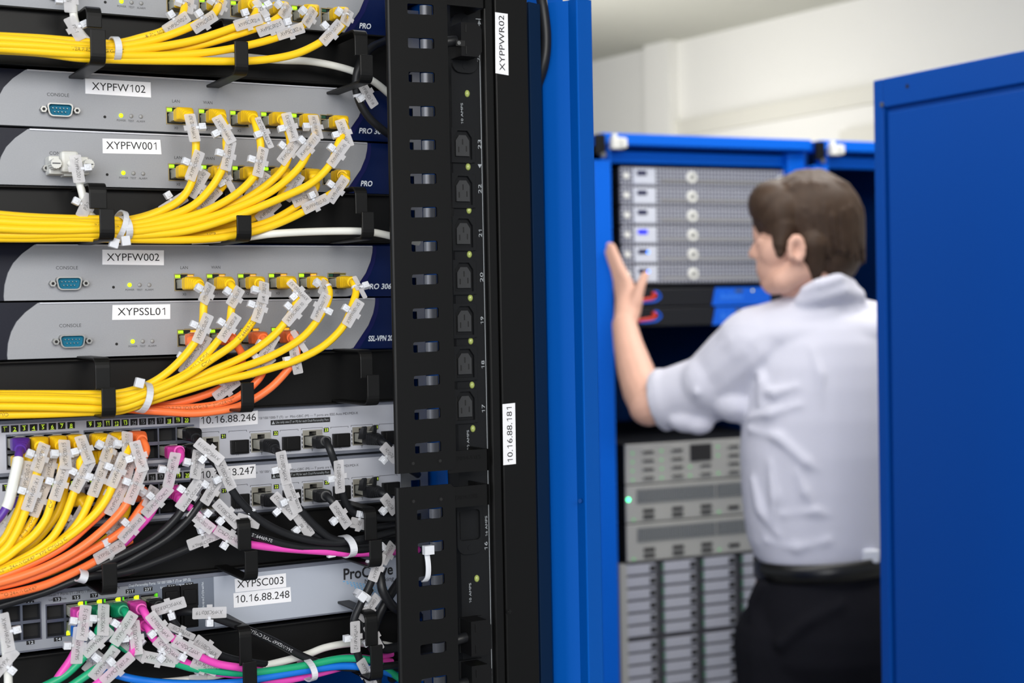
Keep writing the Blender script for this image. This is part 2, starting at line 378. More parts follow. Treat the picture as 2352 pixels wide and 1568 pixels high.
    if serial:
        def dsh(w_, h): return [(C_.x+x+(z*.18 if abs(x) > w_*.3 else 0)*(1 if x > 0 else -1), C_.z+z) for x, z in rrect(w_, h, h*.28, 3)]
        g = MB(); g.plate(dsh(.0186, .0102), [dsh(.0166, .0084)], -.0055, .006, 0); g.build('serial_port', metal, root, .0003)
        so = COL.objects[-1] if False else None
        g = MB(); g.prism([(x, -.0015, z) for x, z in dsh(.0166, .0084)], (0, .002, 0), 0)
        for r_, n in ((.0014, 5), (-.0014, 4)):
            for k in range(n): xx = C_.x+(k-(n-1)/2)*.0027; g.cyl((xx, 0, C_.z+r_), (xx, -.0042, C_.z+r_), .0004, n=6, mi=1)
        g.build('pin_insert', [teal, metal], root)
    for sx in (-1, 1):
        p = C_+V((sx*.0125, 0, 0)); g = MB(); g.cyl(p, p+V((0, -.006, 0)), .0026, n=6, sm=False); g.cyl(p+V((0, -.0055, 0)), p+V((0, -.0063, 0)), .0012, mi=1, n=8); g.build('hex_standoff', [metal, void], root)
    if name_label:
        q4 = [PX(*p, .3) for p in name_label]; g = MB(); g.prism(q4, (0, -.0001, 0), 0)
        s, a, b, cp = ltxt; g.ptext(s, a, b, cp, .5, 1); g.build('name_label', [paper, ink], root)
    return root
def off(px, py, rx=399.6, ry=628.4):
    p = PX(px, py); r = PX(rx, ry); return p.x-r.x + (REF.x-REF.x), p.z-r.z
def fw(key, pix, ref, *a, **k):
    dx, dz = off(*pix, *ref); return firewall(key, REF.x+dx, REF.z+dz, *a, **k)
R0 = (399.6, 628.4)
fw('PRO', (381.6, 26.5), (399.6, 667.8), 6, 'topmost silver network device, its lower edge just in view, fully cabled', 'PRO', amber=())
fw('102', (380.6, 245), R0, 6, 'silver network device labelled XYPFW102 with empty teal serial port', 'PRO 3060', ((195.5, 180), (346, 189), (347, 224), (196, 215)), ('XYPFW102', (211, 206), (335, 213.5), 17.3))
fw('001', (385.7, 374.9), R0, 6, 'silver network device labelled XYPFW001 with grey serial plug fitted', 'PRO', ((235.3, 318), (368, 321), (371, 354.5), (236, 352)), ('XYPFW001', (244, 342), (364, 344), 17.3), serial=False, amber=(0, 1, 2, 3, 4))
fw('002', R0, R0, 6, 'silver network device labelled XYPFW002, above the one labelled XYPSSL01', 'PRO 3060', ((235, 573), (376.5, 574.7), (376.5, 609), (235, 607.5)), ('XYPFW002', (245.5, 598.8), (367, 598.8), 16.8), amber=(0, 1, 2, 3, 4))
fw('SSL', (406.5, 756.3), R0, 4, 'silver network device labelled XYPSSL01 with four orange cables', 'SSL-VPN 200', ((258.5, 700.4), (391, 698.4), (391, 732.4), (257.5, 734.5)), ('XYPSSL01', (270, 724), (384, 723), 16.8), amber=(0, 1, 2, 3), modelw=.50)

# ------------------------------------------------------------------ cable managers with hooked rings
def strip(mb, yz, x0, x1, t=.0022, r=.007):
    """bent flat bar: polyline in (y,z), rounded, width x0..x1"""
    pts = []
    for i, (y, z) in enumerate(yz):
        if 0 < i < len(yz)-1:
            p, a, b = V((y, z)), V(yz[i-1]), V(yz[i+1]); ua, ub = (a-p).normalized(), (b-p).normalized()
            for k in range(7):
                s = k/6; A = p+ua*r; B = p+ub*r; pts.append((A*(1-s)**2+p*(2*s*(1-s))+B*s*s))
        else: pts.append(V((y, z)))
    n = len(pts); off_ = []
    for i in range(n):
        t_ = (pts[min(i+1, n-1)]-pts[max(i-1, 0)]).normalized(); off_.append(V((-t_.y, t_.x))*t/2)
    prof = [p+o for p, o in zip(pts, off_)]+[p-o for p, o in zip(pts, off_)][::-1]
    vs = [(x0, p.x, p.y) for p in prof]+[(x1, p.x, p.y) for p in prof]; N = len(prof)
    fs = []
    for i in range(n-1):
        a, b, c, d = i, i+1, N-2-i, N-1-i
        fs += [(a, d, c, b), (a+N, b+N, c+N, d+N)]
    fs += [(i, (i+1) % N, (i+1) % N+N, i+N) for i in range(N)]
    k = len(mb.v); mb.add(vs, fs, 0, False)
def manager(label, z0, z1, rings):
    root = thing('cable_manager', label, 'cable manager', (.28, .05, z0), 'black ringed cable managers')
    g = MB(); x0, x1 = xat(9, 0)-.05, xat(905, 0)
    g.box((x0, .004, z0), (x1, .02, z1)); g.box((x0, -.004, z1-.0015), (x1, .02, z1)); g.box((x0, -.004, z0), (x1, .02, z0+.0015)); g.build('panel', blackm, root, .0005)
    for U, L in rings:
        g = MB()
        du = U[4] if U and len(U) > 4 else 58
        if U: a, b = PX(U[0], U[2], du), PX(U[1], U[3], du)
        c, d = PX(L[0], L[2], 72), PX(L[1], L[3], 72)
        zu = a.z if U else c.z+.02; zb = d.z
        if U: strip(g, [(.004, zu), (-du/1000, zu), (-du/1000, b.z)], a.x, b.x)
        strip(g, [(.004, zb), (-.072, zb), (-.072, c.z)], c.x, d.x)
        g.build('cable_ring', blackm, root, .0006)
zk = lambda px, py: PX(px, py).z
def mz(k): return EYE+.19223-k*.04445
manager('black cable manager under the topmost device, holding six yellow cables', mz(0)+.0015, zk(450, 49), [((198, 234, 14, 65), (206, 244, 66, 146)), ((512, 544, 42, 92, 34), (538, 571, 94, 169)), ((813, 845, 68, 130), (826, 857, 125, 187))])
manager('black cable manager between the devices labelled XYPFW001 and XYPFW002', mz(3)+.0015, mz(2)-.001, [((204, 246, 421, 480), (227.6, 264, 479, 549)), ((516, 548, 432, 480, 22), (543, 578, 494, 551)), ((814.5, 844, 430, 492), (830, 859.5, 486, 547))])
manager('black cable manager under the device labelled XYPSSL01', zk(450, 952)+.003, mz(5)-.001, [((217, 254, 824, 893), (232.6, 267, 891, 957)), ((522, 553, 815, 870, 24), (553, 584, 879, 944)), ((826, 856, 806, 868), (842, 872, 861, 928))])
manager('black cable manager above the switch labelled 10.16.88.248', zk(480, 1322)+.004, zk(562, 1171)-.003, [(None, (233.7, 270, 1295, 1363)), ((545, 577, 1195, 1260), (561, 593, 1266, 1330)), ((836, 866, 1170, 1238), (848, 878, 1241, 1300))])
manager('lowest black cable manager, below the switch labelled 10.16.88.248', mz(11)-.005, mz(10)-.004, [((548, 579, 1444, 1525), (557, 591, 1521, 1590)), ((838, 868, 1410, 1480), (850, 880, 1483, 1560))])

# ------------------------------------------------------------------ grey 24-port switches (246, 247)
PP2 = {}
def switch(key, dpx, ip, lab, ltxt, label, lit):
    r0 = PX(633, 994.7); r1 = PX(633+dpx[0], 994.7+dpx[1]); ox, oz = r1.x-r0.x, r1.z-r0.z
    def S(px, py): p = PX(px, py); return p.x+ox, p.z+oz
    root = thing('network_switch', label, 'network switch', (.25, .2, S(450, 1050)[1]), 'grey stacked network switches')
    x0, x1 = xat(-40, 0), xat(912, 0); zt, zb = S(600, 944)[1], S(600, 1047)[1]
    holes, sock = [], []
    ztp, zbt = S(192, 988)[1], S(192, 1066)[1]
    for bx0, bx1, n in ((13, 181, 4), (192, 445, 6)):
        a, b = S(bx0, 1000)[0], S(bx1, 1000)[0]; holes.append(rect(a, zbt, b, ztp)); cw = (b-a)/n
        for c in range(n):
            for r in range(2):
                h = (ztp-zbt)/2; sock.append((a+c*cw, zbt+r*h, a+(c+1)*cw, zbt+(r+1)*h, (key, bx0, c, r)))
    big = []
    for n_, a, b in ((21, (459, 1004), (504, 1043)), (22, (576, 995), (623, 1036)), (23, (695, 988), (741, 1028)), (24, (809, 981), (855, 1020))):
        (p, t), (q, u) = S(*a), S(*b); big.append((p, u, q, t, n_)); holes.append(rect(p, u, q, t))
    g = MB(); g.plate(rect(x0, zb, x1, zt), holes, 0, .012, 0)
    g.box((x0, .001, zt), (x1, .012, zt+.0026), 1); g.box((x0, .001, zb-.0028), (x1, .012, zb), 1)
    def tx(s, p0, p1, cap, mi=2, y=-.00015, **k):
        a, b = S(*p0), S(*p1); g.text(s, (a[0], y, a[1]), (1, 0, 0), (0, 0, 1), cap/2820, b[0]-a[0], mi, **k)
    tx('Dual-Personality Ports: 10/100/1000-T (T)  or  Mini-GBIC (M) — T ports are IEEE Auto MDI/MDI-X', (520, 967), (822, 949), 5.6)
    tx('Ports are IEEE Auto MDI/MDI-X', (300, 1079), (418, 1071), 5.6)
    (a, t), (b, u) = S(621.6, 965), S(758, 968.6); g.box((a, -.0002, u), (b, .001, t), 3)
    g.text('Use only one (T or M) for each Dual-Personality Port', (a+.0042, -.0003, u+.0012), (1, 0, 0), (0, 0, 1), .0019, b-a-.0055, 4)
    g.prism([(a+.0008, -.0003, u+.0008), (a+.0036, -.0003, u+.0008), (a+.0022, -.0003, u+.0036)], (0, .0001, 0), 4)
    for p0, p1 in (((459, 993), (503, 993)), ((525, 990), (567, 990)), ((573, 991), (622, 991)), ((643, 988), (685, 988)), ((692, 984), (741, 984)), ((759, 981), (800, 981)), ((806, 977), (856, 977)), ((870, 974), (911, 974))):
        (a, z), (b, _) = S(*p0), S(*p1); g.box((a, -.0001, z-.00015), (b, .0005, z+.00015), 2)
        g.box((a, -.0001, z-.0012), (a+.0003, .0005, z), 2); g.box((b-.0003, -.0001, z-.0012), (b, .0005, z), 2)
    for s, p in (('M', (546, 1046)), ('T', (601, 1044)), ('M', (665, 1038)), ('T', (717, 1036)), ('M', (781, 1031)), ('T', (831, 1028))): tx(s, (p[0]-3, p[1]), (p[0]+3, p[1]), 6)
    for n_, c in ((21, (513, 1001.5)), (22, (633, 994.5)), (23, (749, 987)), (24, (863, 980.5))):
        (a, z) = S(*c); g.box((a-.0022, -.0003, z-.0019), (a+.0022, .001, z+.0019), 3); g.text(str(n_), (a-.0016, -.0005, z-.0012), (1, 0, 0), (0, 0, 1), .0025, .0033, 5)
    for k in range(20):
        px, py = (12+21.6*k, 985.5-1.31*k) if k < 8 else (207+20.1*(k-8), 974-.95*(k-8))
        a, z = S(px, py); g.box((a-.0028, -.0003, z-.0025), (a+.0028, .001, z+.0026), 3); s = str(k+1); w_ = .0022 if k < 9 else .0034
        mi = 4 if (13 <= k <= 16) else 5
        g.text(s, (a-w_/2, -.0005, z-.0016), (1, 0, 0), (0, 0, 1), .0028, w_ if k != 0 else .0010, mi)
        g.box((a-.0014, -.0005, z-.0022), (a+.0014, -.0003, z-.0019), mi) if k % 2 else g.box((a-.0014, -.0005, z+.0016), (a+.0014, -.0003, z+.0019), mi)
    g.build('front_panel', [chas, chasd, ink, void, grey_ink, lit_digit], root)
    MB().box((x0, .0125, zb-.003), (x1, .34, zt+.0028)).build('chassis', chasd, root)
    shell = mat('port_shield_metal', (120, 124, 136), .3, .9)
    for (a, u, b, t, k) in sock:
        o = MB(); T_ = .0006; o.plate(rect(a, u, b, t), [rect(a+T_, u+.0012, b-T_, t-.0016)], -.0012, .012, 0)
        o.box((a, .0095, u), (b, .011, t), 1); o.box((a+.25*(b-a), -.0015, t-.0014 if k[3] else u+.0002), (b-.25*(b-a), .003, t-.0006 if k[3] else u+.001), 0)
        o.build('ethernet_port', [shell, void], root); PP2[k] = V(((a+b)/2, 0, (u+t)/2))
    for (a, u, b, t, n_) in big:
        o = MB(); T_ = .0009; o.plate(rect(a, u, b, t), [[(a+T_, u+T_), (b-T_, u+T_), (b-T_, t-.0045), (a+.68*(b-a), t-.0045), (a+.68*(b-a), t-.0012), (a+.32*(b-a), t-.0012), (a+.32*(b-a), t-.0045), (a+T_, t-.0045)]], -.0004, .012, 0)
        for kk in range(4): o.box((a-.0009, -.0002, u+.001+kk*.0034), (a-.0003, .001, u+.003+kk*.0034), 1)
        o.box((a, .0095, u), (b, .011, t), 1); o.build('ethernet_port', [mat('port_shield_pale', (176, 172, 160), .35, .7), void], root); PP2[(key, n_)] = V(((a+b)/2, 0, u+.42*(t-u)))
    for a, b in (((528, 1011), (570, 1040)), ((647, 1003), (688, 1033)), ((762.5, 996), (802, 1025)), ((875, 990), (915, 1019))):
        (p, t), (q, u) = S(*a), S(*b); o = MB(); o.box((p, -.0035, u), (q, .004, t)); o.box((p+.003, -.0042, u+.001), (q-.0012, -.003, t-.0008)); o.build('module_cover', blackp, root, .0005)
    q4 = [PX(*p, .4) for p in lab]; g = MB(); g.prism(q4, (0, -.0001, 0), 0); g.ptext(ltxt[0], *ltxt[1:], .6, 1); g.build('address_label', [paper, ink], root)
    return root
switch('246', (0, 0), '246', ((458, 957), (592, 942.6), (592, 973.5), (458, 984)), ('10.16.88.246', (459.5, 974), (589, 965), 16.5), 'grey network switch labelled 10.16.88.246, upper of the stacked pair', 1)
switch('247', (1.5, 122.8), '247', ((458, 1076), (587, 1065.5), (588, 1097), (458, 1107)), ('10.16.88.247', (459.5, 1099), (585, 1087), 16.5), 'grey network switch labelled 10.16.88.247, half hidden by cables', 1)
# ------------------------------------------------------------------ lowest switch (248)
sw = thing('network_switch', 'grey network switch labelled XYPSC003 and 10.16.88.248, lowest in the rack', 'network switch', (.28, .2, zk(450, 1440)), 'grey stacked network switches')
zt, zb = zk(476, 1326), zk(476, 1442); x0, xm0, xm1, x1 = xat(-40, 0), xat(279, 0), xat(476, 0), xat(912, 0)
def R(a, b): p, q = PX(*a), PX(*b); return rect(p.x, q.z, q.x, p.z)
blkA = R((2, 1391), (96, 1467)); blkB = R((104, 1388), (364, 1437)); blkB[0] = (blkB[0][0], zk(104, 1466)); blkB[1] = (blkB[1][0], blkB[0][1])
blkB[3] = (blkB[3][0], zk(104, 1388)); blkB[2] = (blkB[2][0], blkB[3][1]); sfp = R((372, 1348), (456, 1389)); sfp2 = R((372, 1398), (456, 1438))
g = MB(); g.plate(rect(x0, zb, xm0, zt), [blkA], 0, .012, 0) if False else None
def clipx(poly, a, b): return [(min(max(x, a), b), z) for x, z in poly]
g.plate(rect(x0, zb, xm0, zt), [blkA, clipx(blkB, 0, xm0-1e-4)], 0, .012, 0)
g.plate(rect(xm0, zb, xm1, zt), [clipx(blkB, xm0+1e-4, 9), sfp, sfp2], 0, .012, 1); g.plate(rect(xm1, zb, x1, zt), [], 0, .012, 2)
g.box((x0, .001, zt), (x1, .012, zt+.003), 3); g.box((x0, .001, zb-.0015), (x1, .012, zb), 3)
g.ptext('Dual-Personality Ports: 10/100/1000-T (T) or SFP (S)', (296, 1348), (438, 1333), 6, .15, 5)
g.ptext('10/100/1000Base-T Ports (1 - 24T) – Ports are Auto-MDIX', (66, 1374.5), (276, 1352), 6, .15, 4)
g.ptext('T = 1000 Mbps', (-10, 1382), (56, 1376), 6, .15, 4)
for s, p in (('9', (25, 1389)), ('11', (69, 1384.5)), ('13', (131, 1376)), ('15', (175, 1371.5)), ('17', (216, 1367)), ('21T', (299, 1357.5)), ('23T', (340, 1352.5)), ('21S', (393.5, 1347)), ('23S', (434, 1342.5)), ('12', (70, 1475)), ('14', (133, 1467.5)), ('24S', (435, 1429))):
    c = PX(*p); w_ = .0022+.0011*len(s); g.box((c.x-w_/2-.0008, -.0002, c.z-.0015), (c.x+w_/2+.0008, .001, c.z+.0017), 6); g.text(s, (c.x-w_/2, -.0004, c.z-.0011), (1, 0, 0), (0, 0, 1), .0022, w_, 5)
g.ptext('Link', (112, 1380), (124, 1378.5), 4.5, .15, 4); g.ptext('Mode', (139, 1377), (153, 1375.5), 4.5, .15, 4)
g.ptext('Link', (368, 1351), (379, 1350), 4.5, .15, 5); g.ptext('Mode', (411, 1346), (424, 1344.5), 4.5, .15, 5)
a, b = PX(469, 1396, .15), PX(469, 1336, .15); g.text('Use only one (T or S) for each Port', a, (0, 0, 1), (-1, 0, 0), .0018, (b-a).length, 5)
g.ptext('ProCurve', (788, 1331), (903, 1318), 24.5, .15, 7, bold=True); g.ptext('Networking', (837, 1340), (905, 1332.5), 10, .15, 4)
sky = mat('logo_light_blue', (90, 175, 228), .5)
for r_ in range(6):
    for k in range(14-r_):
        p = PX(788+r_*9+k*7.5, 1336+r_*5+k*(1.05+.1*r_), .15); g.box((p.x, -.00015, p.z), (p.x+.0017, .0005, p.z+.0007), 8)
g.build('front_panel', [mat('switch_grey_left', (150, 154, 162), .45, .2), chasb, mat('switch_silver', (180, 186, 198), .42, .2), chasd, ink, white_ink, void, ink, sky], sw)
MB().box((x0, .0125, zb), (x1, .3, zt+.003)).build('chassis', chasd, sw)
shell = mat('port_shield_metal', (120, 124, 136), .3, .9)
PP3 = {}
for blk, n, nm in ((blkA, 2, 'A'), (blkB, 6, 'B')):
    a, u, b, t = blk[0][0], blk[0][1], blk[1][0], blk[2][1]; cw, h = (b-a)/n, (t-u)/2
    for c in range(n):
        for r in range(2):
            o = MB(); X0, Z0 = a+c*cw, u+r*h; o.plate(rect(X0, Z0, X0+cw, Z0+h), [rect(X0+.0009, Z0+.0012, X0+cw-.0009, Z0+h-.0012)], -.0006, .012, 0)
            o.box((X0, .0095, Z0), (X0+cw, .011, Z0+h), 1); po = o.build('ethernet_port', [shell, void], sw); PP3[(nm, c, r)] = V((X0+cw/2, 0, Z0+h/2))
            if nm == 'B' and r == 1 and c in (1, 2, 3, 4): MB().box((X0+cw-.0038, -.0010, Z0+h-.0034), (X0+cw-.0008, .003, Z0+h-.0006)).build('link_light', lled, po)
            if nm == 'B' and r == 0 and c == 1: MB().box((X0+.0006, -.0010, Z0+.0006), (X0+.0034, .003, Z0+.0034)).build('link_light', lled, po)
            if nm == 'B' and r == 1 and c in (2, 3, 4, 5): MB().box((X0+.0125 if c == 5 else X0+.0008, -.0010, Z0+h-.0034), (X0+.0143 if c == 5 else X0+.0022, .003, Z0+h-.0006)).build('activity_light', mat('green_led_dim', (80, 190, 10), .4, emit=.6), po)
for blk in (sfp, sfp2):
    a, u, b, t = blk[0][0], blk[0][1], blk[1][0], blk[2][1]
    for k in range(2):
        p, q = a+(b-a)*k/2+.0004, a+(b-a)*(k+1)/2-.0004; o = MB(); o.box((p, -.001, u), (q, .01, t)); o.box((p+.002, -.003, u+.002), (q-.002, 0, t-.004)); o.build('module_cover', blackp, sw, .0004)
for lab, s, a, b, cp, nm in ((((538.5, 1329), (656.5, 1316), (657.5, 1347.5), (540.5, 1360)), 'XYPSC003', (544.5, 1350), (653, 1340), 17, 'name_label'), (((536, 1362), (667, 1347.5), (669, 1381), (537, 1395.5)), '10.16.88.248', (538.6, 1385), (665.5, 1372), 17, 'address_label')):
    q4 = [PX(*p, .4) for p in lab]; g = MB(); g.prism(q4, (0, -.0001, 0), 0); g.ptext(s, a, b, cp, .6, 1); g.build(nm, [paper, ink], sw)
# ------------------------------------------------------------------ slotted bracket (two pieces)
DBR = 78
def bracket(label, xl0, xl1, y0, y1, slots, arms, emb):
    root = thing('slotted_bracket', label, 'cable bracket', (PX(960, (y0+y1)/2, DBR).x, -.05, PX(960, y1, DBR).z), 'black slotted cable brackets')
    A, B = PX(xl0[0], y0, DBR), PX(xl0[1], y1, DBR); C, D = PX(xl1[0], y0, DBR), PX(xl1[1], y1, DBR)
    xl, xr = (A.x+B.x)/2, (C.x+D.x)/2; zt, zb = A.z, B.z
    zb2 = max(zb, .6)
    def rc(h): return h
    holes = []; tabs = []
    for (sx, sy) in slots:
        c = PX(sx, sy, DBR); hw, hh = .0118, .0042
        holes.append([(c.x-hw+x_*0, c.z) for x_ in ()] or [(c.x+x_, c.z+z_+(.0006 if x_ > 0 else 0)) for x_, z_ in rrect(2*hw, 2*hh, .0012, 2)]); tabs.append(c)
    g = MB(); y = -DBR/1000; outer = [(xl, zb2), (xr-.004, zb2), (xr, zb2+.004), (xr, zt-.004), (xr-.004, zt), (xl, zt)]
    g.plate(outer, holes, y, .0022, 0)
    g.cyl((xl+.0002, y+.0026, zb2), (xl+.0002, y+.0026, zt), .0026, n=16)
    for (a0, a1, t0) in arms:
        p, q = PX(xl1[0]-6, a0, DBR-4), PX(t0, a1, DBR-4); g.box((xr-.006, y+.002, q.z), (q.x, y+.0042, p.z)); g.box((q.x-.002, y+.002, q.z), (q.x, -.02, p.z))
    for t, p0, p1, c in emb: g.ptext(t, p0, p1, c, DBR-1.6, 0)
    for p in ((949, y1-24), (1011, y1-30)) if y0 < 500 else ((950, y0+30), (1013, y0+25)):
        c = PX(*p, DBR+.2); g.cyl(c, c+V((0, .001, 0)), .0028, n=14); g.cyl(c+V((0, -.0002, 0)), c+V((0, .001, 0)), .0014, mi=1, n=8)
    g.build('plate', [blackm, void], root, .0004)
    for c in tabs:
        g = MB(); n = 8; pr = []
        for k in range(n+1):
            a_ = pi*k/n; pr.append((c.x+.0005+.0108*(k/n), -DBR/1000+.0016-.0024*sin(a_)**.7))
        vs = [(x, yy, c.z+s*.0038) for s in (-1, 1) for x, yy in pr]; N = n+1
        g.add(vs, [(i, i+1, i+1+N, i+N) for i in range(n)], 0, True); g.add([(v[0], v[1]+.0012, v[2]) for v in vs], [(i+N, i+1+N, i+1, i) for i in range(n)], 0, True)
        g.add(vs+[(v[0], v[1]+.0012, v[2]) for v in vs], [(i, i+2*N, i+1+2*N, i+1) for i in range(n)]+[(i+N, i+1+N, i+1+3*N, i+3*N) for i in range(n)], 0)
        g.build('bent_tab', mat('tab_charcoal', (62, 64, 70), .35, .5), root)
    return root
ys = [22, 100, 178, 256, 333, 411, 488, 566, 642, 720, 797, 874, 951, 1028]
bracket('long black slotted bracket running down from the top, beside the numbered outlets', (892, 917), (1027, 1046), -90, 1088, [(966+(y-22)*.0175, y) for y in [-56]+ys], [(1037, 1079, 1121), (-90, 20, 1112)], [('E7014-51ES', (1044, 1058), (1106, 1053), 9), ('OA 12 0PSD REV0', (932, 532), (1012, 530), 8)])
bracket('short black slotted bracket with a white cable tie through its slots, below the long one', (914, 931), (1041, 1062), 1121, 1740, [(988+(y-1180)*.025, y) for y in (1180, 1256, 1333, 1412, 1489, 1567, 1645)], [(1118, 1158, 1121)], [('E7014-51ES', (1046, 1148), (1098, 1143), 9)])
g = MB(); c0, c1 = PX(982, 1262, 81), PX(981, 1333, 80)
g.obox(c0+V((0, -.0015, 0)), (.0042, 0, 0), (0, .0026, 0), (0, 0, .0036)); g.box((c0.x-.0012, c0.y-.0043, c0.z-.0012), (c0.x+.003, c0.y-.0042, c0.z+.0012))
tp = crom([c0+V((0, .002, -.002)), PX(983, 1290, 82), PX(984, 1310, 82), PX(982, 1326, 80.5), PX(976, 1334, 76), PX(973, 1334, 70)])
g.sweep(tp, frames(tp, V((1, 0, 0))), lambda i: [(-.0022, -.0006), (.0022, -.0006), (.0022, .0006), (-.0022, .0006)], 4)
tag_(g.build('cable_tie', tiem, None, .0003), 'white cable tie threaded through two slots of the short black bracket', 'cable tie')
# ------------------------------------------------------------------ power strip with numbered outlets
DP = 42
pdu = thing('power_strip', 'black vertical power strip with outlets numbered from 14 to 24', 'power strip', (xat(1080, DP), -.03, .9))
pxl, pxr = xat(1047, DP), xat(1122, DP); g = MB(); g.box((pxl, -DP/1000, 1.0), (pxr, .02, ztop-.004))
la, lb = PX(1103, 45, DP+.3), PX(1103, 1568, DP+.3)
def vt(mb, s, p0, p1, cap, mi, d=DP+.3, bold=False):
    """text reading upwards: p0 bottom start, p1 top end"""
    a, b = PX(*p0, d), PX(*p1, d); mb.text(s, a, (0, 0, 1), (-1, 0, 0), cap/2700, (b-a).length, mi, bold=bold)
lx = xat(1099.5, DP, 45); g.box((lx, -DP/1000-.0003, 1.0), (lx+.00045, -DP/1000, la.z), 1)
g.prism([(lx-.0012, -DP/1000-.0003, la.z-.004), (lx+.0018, -DP/1000-.0003, la.z-.004), (lx+.0003, -DP/1000-.0003, la.z)], (0, .0002, 0), 1); g.box((lx-.003, -DP/1000-.0003, la.z), (lx+.0034, -DP/1000, la.z+.0006), 1)
g.prism([(xat(1097, DP, 377), -DP/1000-.0003, zk(1097, 377)*0+PX(1097, 377, DP).z), (xat(1106, DP, 377), -DP/1000-.0003, PX(1097, 377, DP).z), (xat(1101.5, DP, 386), -DP/1000-.0003, PX(1101, 386, DP).z)], (0, .0002, 0), 1)
for s, p0, p1, c in (('24', (1103, 143), (1101, 120), 8), ('16 AMPS', (1102, 109), (1100, 59), 5.5), ('10 AMPS', (1064, 286), (1062, 236), 5.5), ('23', (1105, 343), (1103, 319), 8), ('22', (1106, 445), (1105, 422), 8), ('21', (1107, 545), (1106, 524), 8), ('20', (1110, 648), (1108, 625), 8), ('19', (1111, 746), (1110, 726), 8), ('18', (1113, 848), (1112, 827), 8), ('17', (1114, 949), (1113, 928), 8), ('10 AMPS', (1078, 1034), (1075, 987), 5.5), ('16', (1120, 1264), (1117, 1243), 8), ('16 AMPS', (1120, 1232), (1118, 1184), 5.5), ('10 AMPS', (1083, 1385), (1081, 1338), 5.5), ('15', (1124, 1462), (1122, 1441), 8), ('14', (1126, 1563), (1124, 1542), 8)): vt(g, s, p0, p1, c, 1)
g.build('housing', [pdu_m, grey_ink], pdu, .0004)
oct_ = lambda w_, h, c: [(-w_/2, -h/2), (w_/2, -h/2), (w_/2, h/2-c), (w_/2-c*.7, h/2), (-w_/2+c*.7, h/2), (-w_/2, h/2-c)]
for i, y in enumerate((333, 437, 535, 636, 736, 834, 932, 1455, 1553)):
    cxp = 1064.5+(y-333)*.0108; C = PX(cxp if y < 1000 else 1082, y, DP+3); cc = (C.x-.0006, C.z)
    g = MB(); o8 = [(cc[0]+x, cc[1]+z) for x, z in oct_(.0175, .0245, .0058)]
    g.plate([(cc[0]-.0105, cc[1]-.0150), (cc[0]+.0088, cc[1]-.0150), (cc[0]+.0088, cc[1]+.0146), (cc[0]-.0105, cc[1]+.0146)], [o8], -(DP+3)/1000, .004, 0)
    g.box((cc[0]+.0092, -(DP+2)/1000, cc[1]-.0146), (cc[0]+.0122, -DP/1000+.002, cc[1]+.0142), 0)
    g.box((cc[0]-.0105, -(DP-.5)/1000, cc[1]-.0150), (cc[0]+.0088, -DP/1000+.002, cc[1]+.0146), 1)
    g.prism([(cc[0]+.0002+x, -(DP+2.2)/1000, cc[1]-.0004+z) for x, z in oct_(.0128, .0178, .0046)], (0, .003, 0), 2)
    for x, z in ((-.0036, -.0038), (.0038, -.0030), (.0002, .0028)): g.box((cc[0]+x-.0006, -(DP+2.3)/1000, cc[1]+z-.0024), (cc[0]+x+.0006, -(DP+2.1)/1000, cc[1]+z+.0024), 1)
    g.build('outlet', [pdu_m, void, mat('outlet_core', (44, 45, 47), .5)], pdu, .0003)
for y, x in ((100, 1066), (1205, 1078)):
    C = PX(x, y, DP+2); g = MB(); o = [(C.x+a, C.z+b) for a, b in rrect(.024, .050, .008, 4)]; h = [(C.x+a, C.z+b) for a, b in rrect(.020, .026, .003, 3)]
    g.plate(o, [h], -(DP+3)/1000, .004, 0); g.box((C.x-.01, -(DP-1)/1000, C.z-.013), (C.x+.01, -DP/1000+.002, C.z+.013), 1)
    for s in (-1, 1): g.cyl((C.x, -(DP+3.4)/1000, C.z+s*.0195), (C.x, -DP/1000, C.z+s*.0195), .0026, n=10)
    g.build('outlet', [pdu_m, void], pdu, .0004)
for x, y in ((1073, 215), (1075, 383), (1077, 483), (1078, 584), (1080, 684), (1081, 783), (1084, 884), (1086, 984), (1095, 1328), (1096, 1491)):
    c = PX(x, y, DP); g = MB(); g.ball(c, (.0023, 0, 0), (0, .0022, 0), (0, 0, .0031)); g.build('indicator_light', mat('dim_yellow_lens', (160, 172, 96), .2), pdu)
def plug(y, x0, x1, h, label, d0=16, d1=34):
    a, b = PX(x0, y-h, DP+3), PX(x1, y+h, DP+3); g = MB(); Y = -(DP+3)/1000
    pts = [(a.x+.002, b.z), (b.x-.0035, b.z), (b.x, b.z+.0045), (b.x, a.z-.0045), (b.x-.0035, a.z), (a.x+.002, a.z)]
    r = thing('power_plug', label, 'plug', (a.x, Y, b.z)); g.prism([(x, Y, z) for x, z in pts], (0, -.020, 0))
    for k in (-1, 1): g.box((a.x+.006, Y-.0208, (a.z+b.z)/2+k*.009-.0035), (a.x+.0066, Y-.0198, (a.z+b.z)/2+k*.009+.0035), 0)
    g.build('plug_body', blackp, r, .0012)
    g = MB(); m_ = V(((a.x+b.x)/2-.002, Y-.018, (a.z+b.z)/2)); m_ = V((a.x+.003, Y-.010, (a.z+b.z)/2)); tube(g, [m_, m_+V((-.008, 0, -.001)), m_+V((-.018, .010, -.006)), m_+V((-.026, .05, -.02)), m_+V((-.03, .09, -.05))], .0045); g.build('cord', BLK, r)
    return r
p24 = plug(100, 1029, 1082, 40, 'black power plug with a small metal screw, in outlet 24')
c = PX(1053, 99, DP+23.3); g = MB(); g.box((c.x-.0022, c.y-.0004, c.z-.0024), (c.x+.006, c.y+.001, c.z+.0024), 1); g.cyl(c+V((0, -.0012, 0)), c, .0017, n=8); g.build('screw', [metal, void], p24)
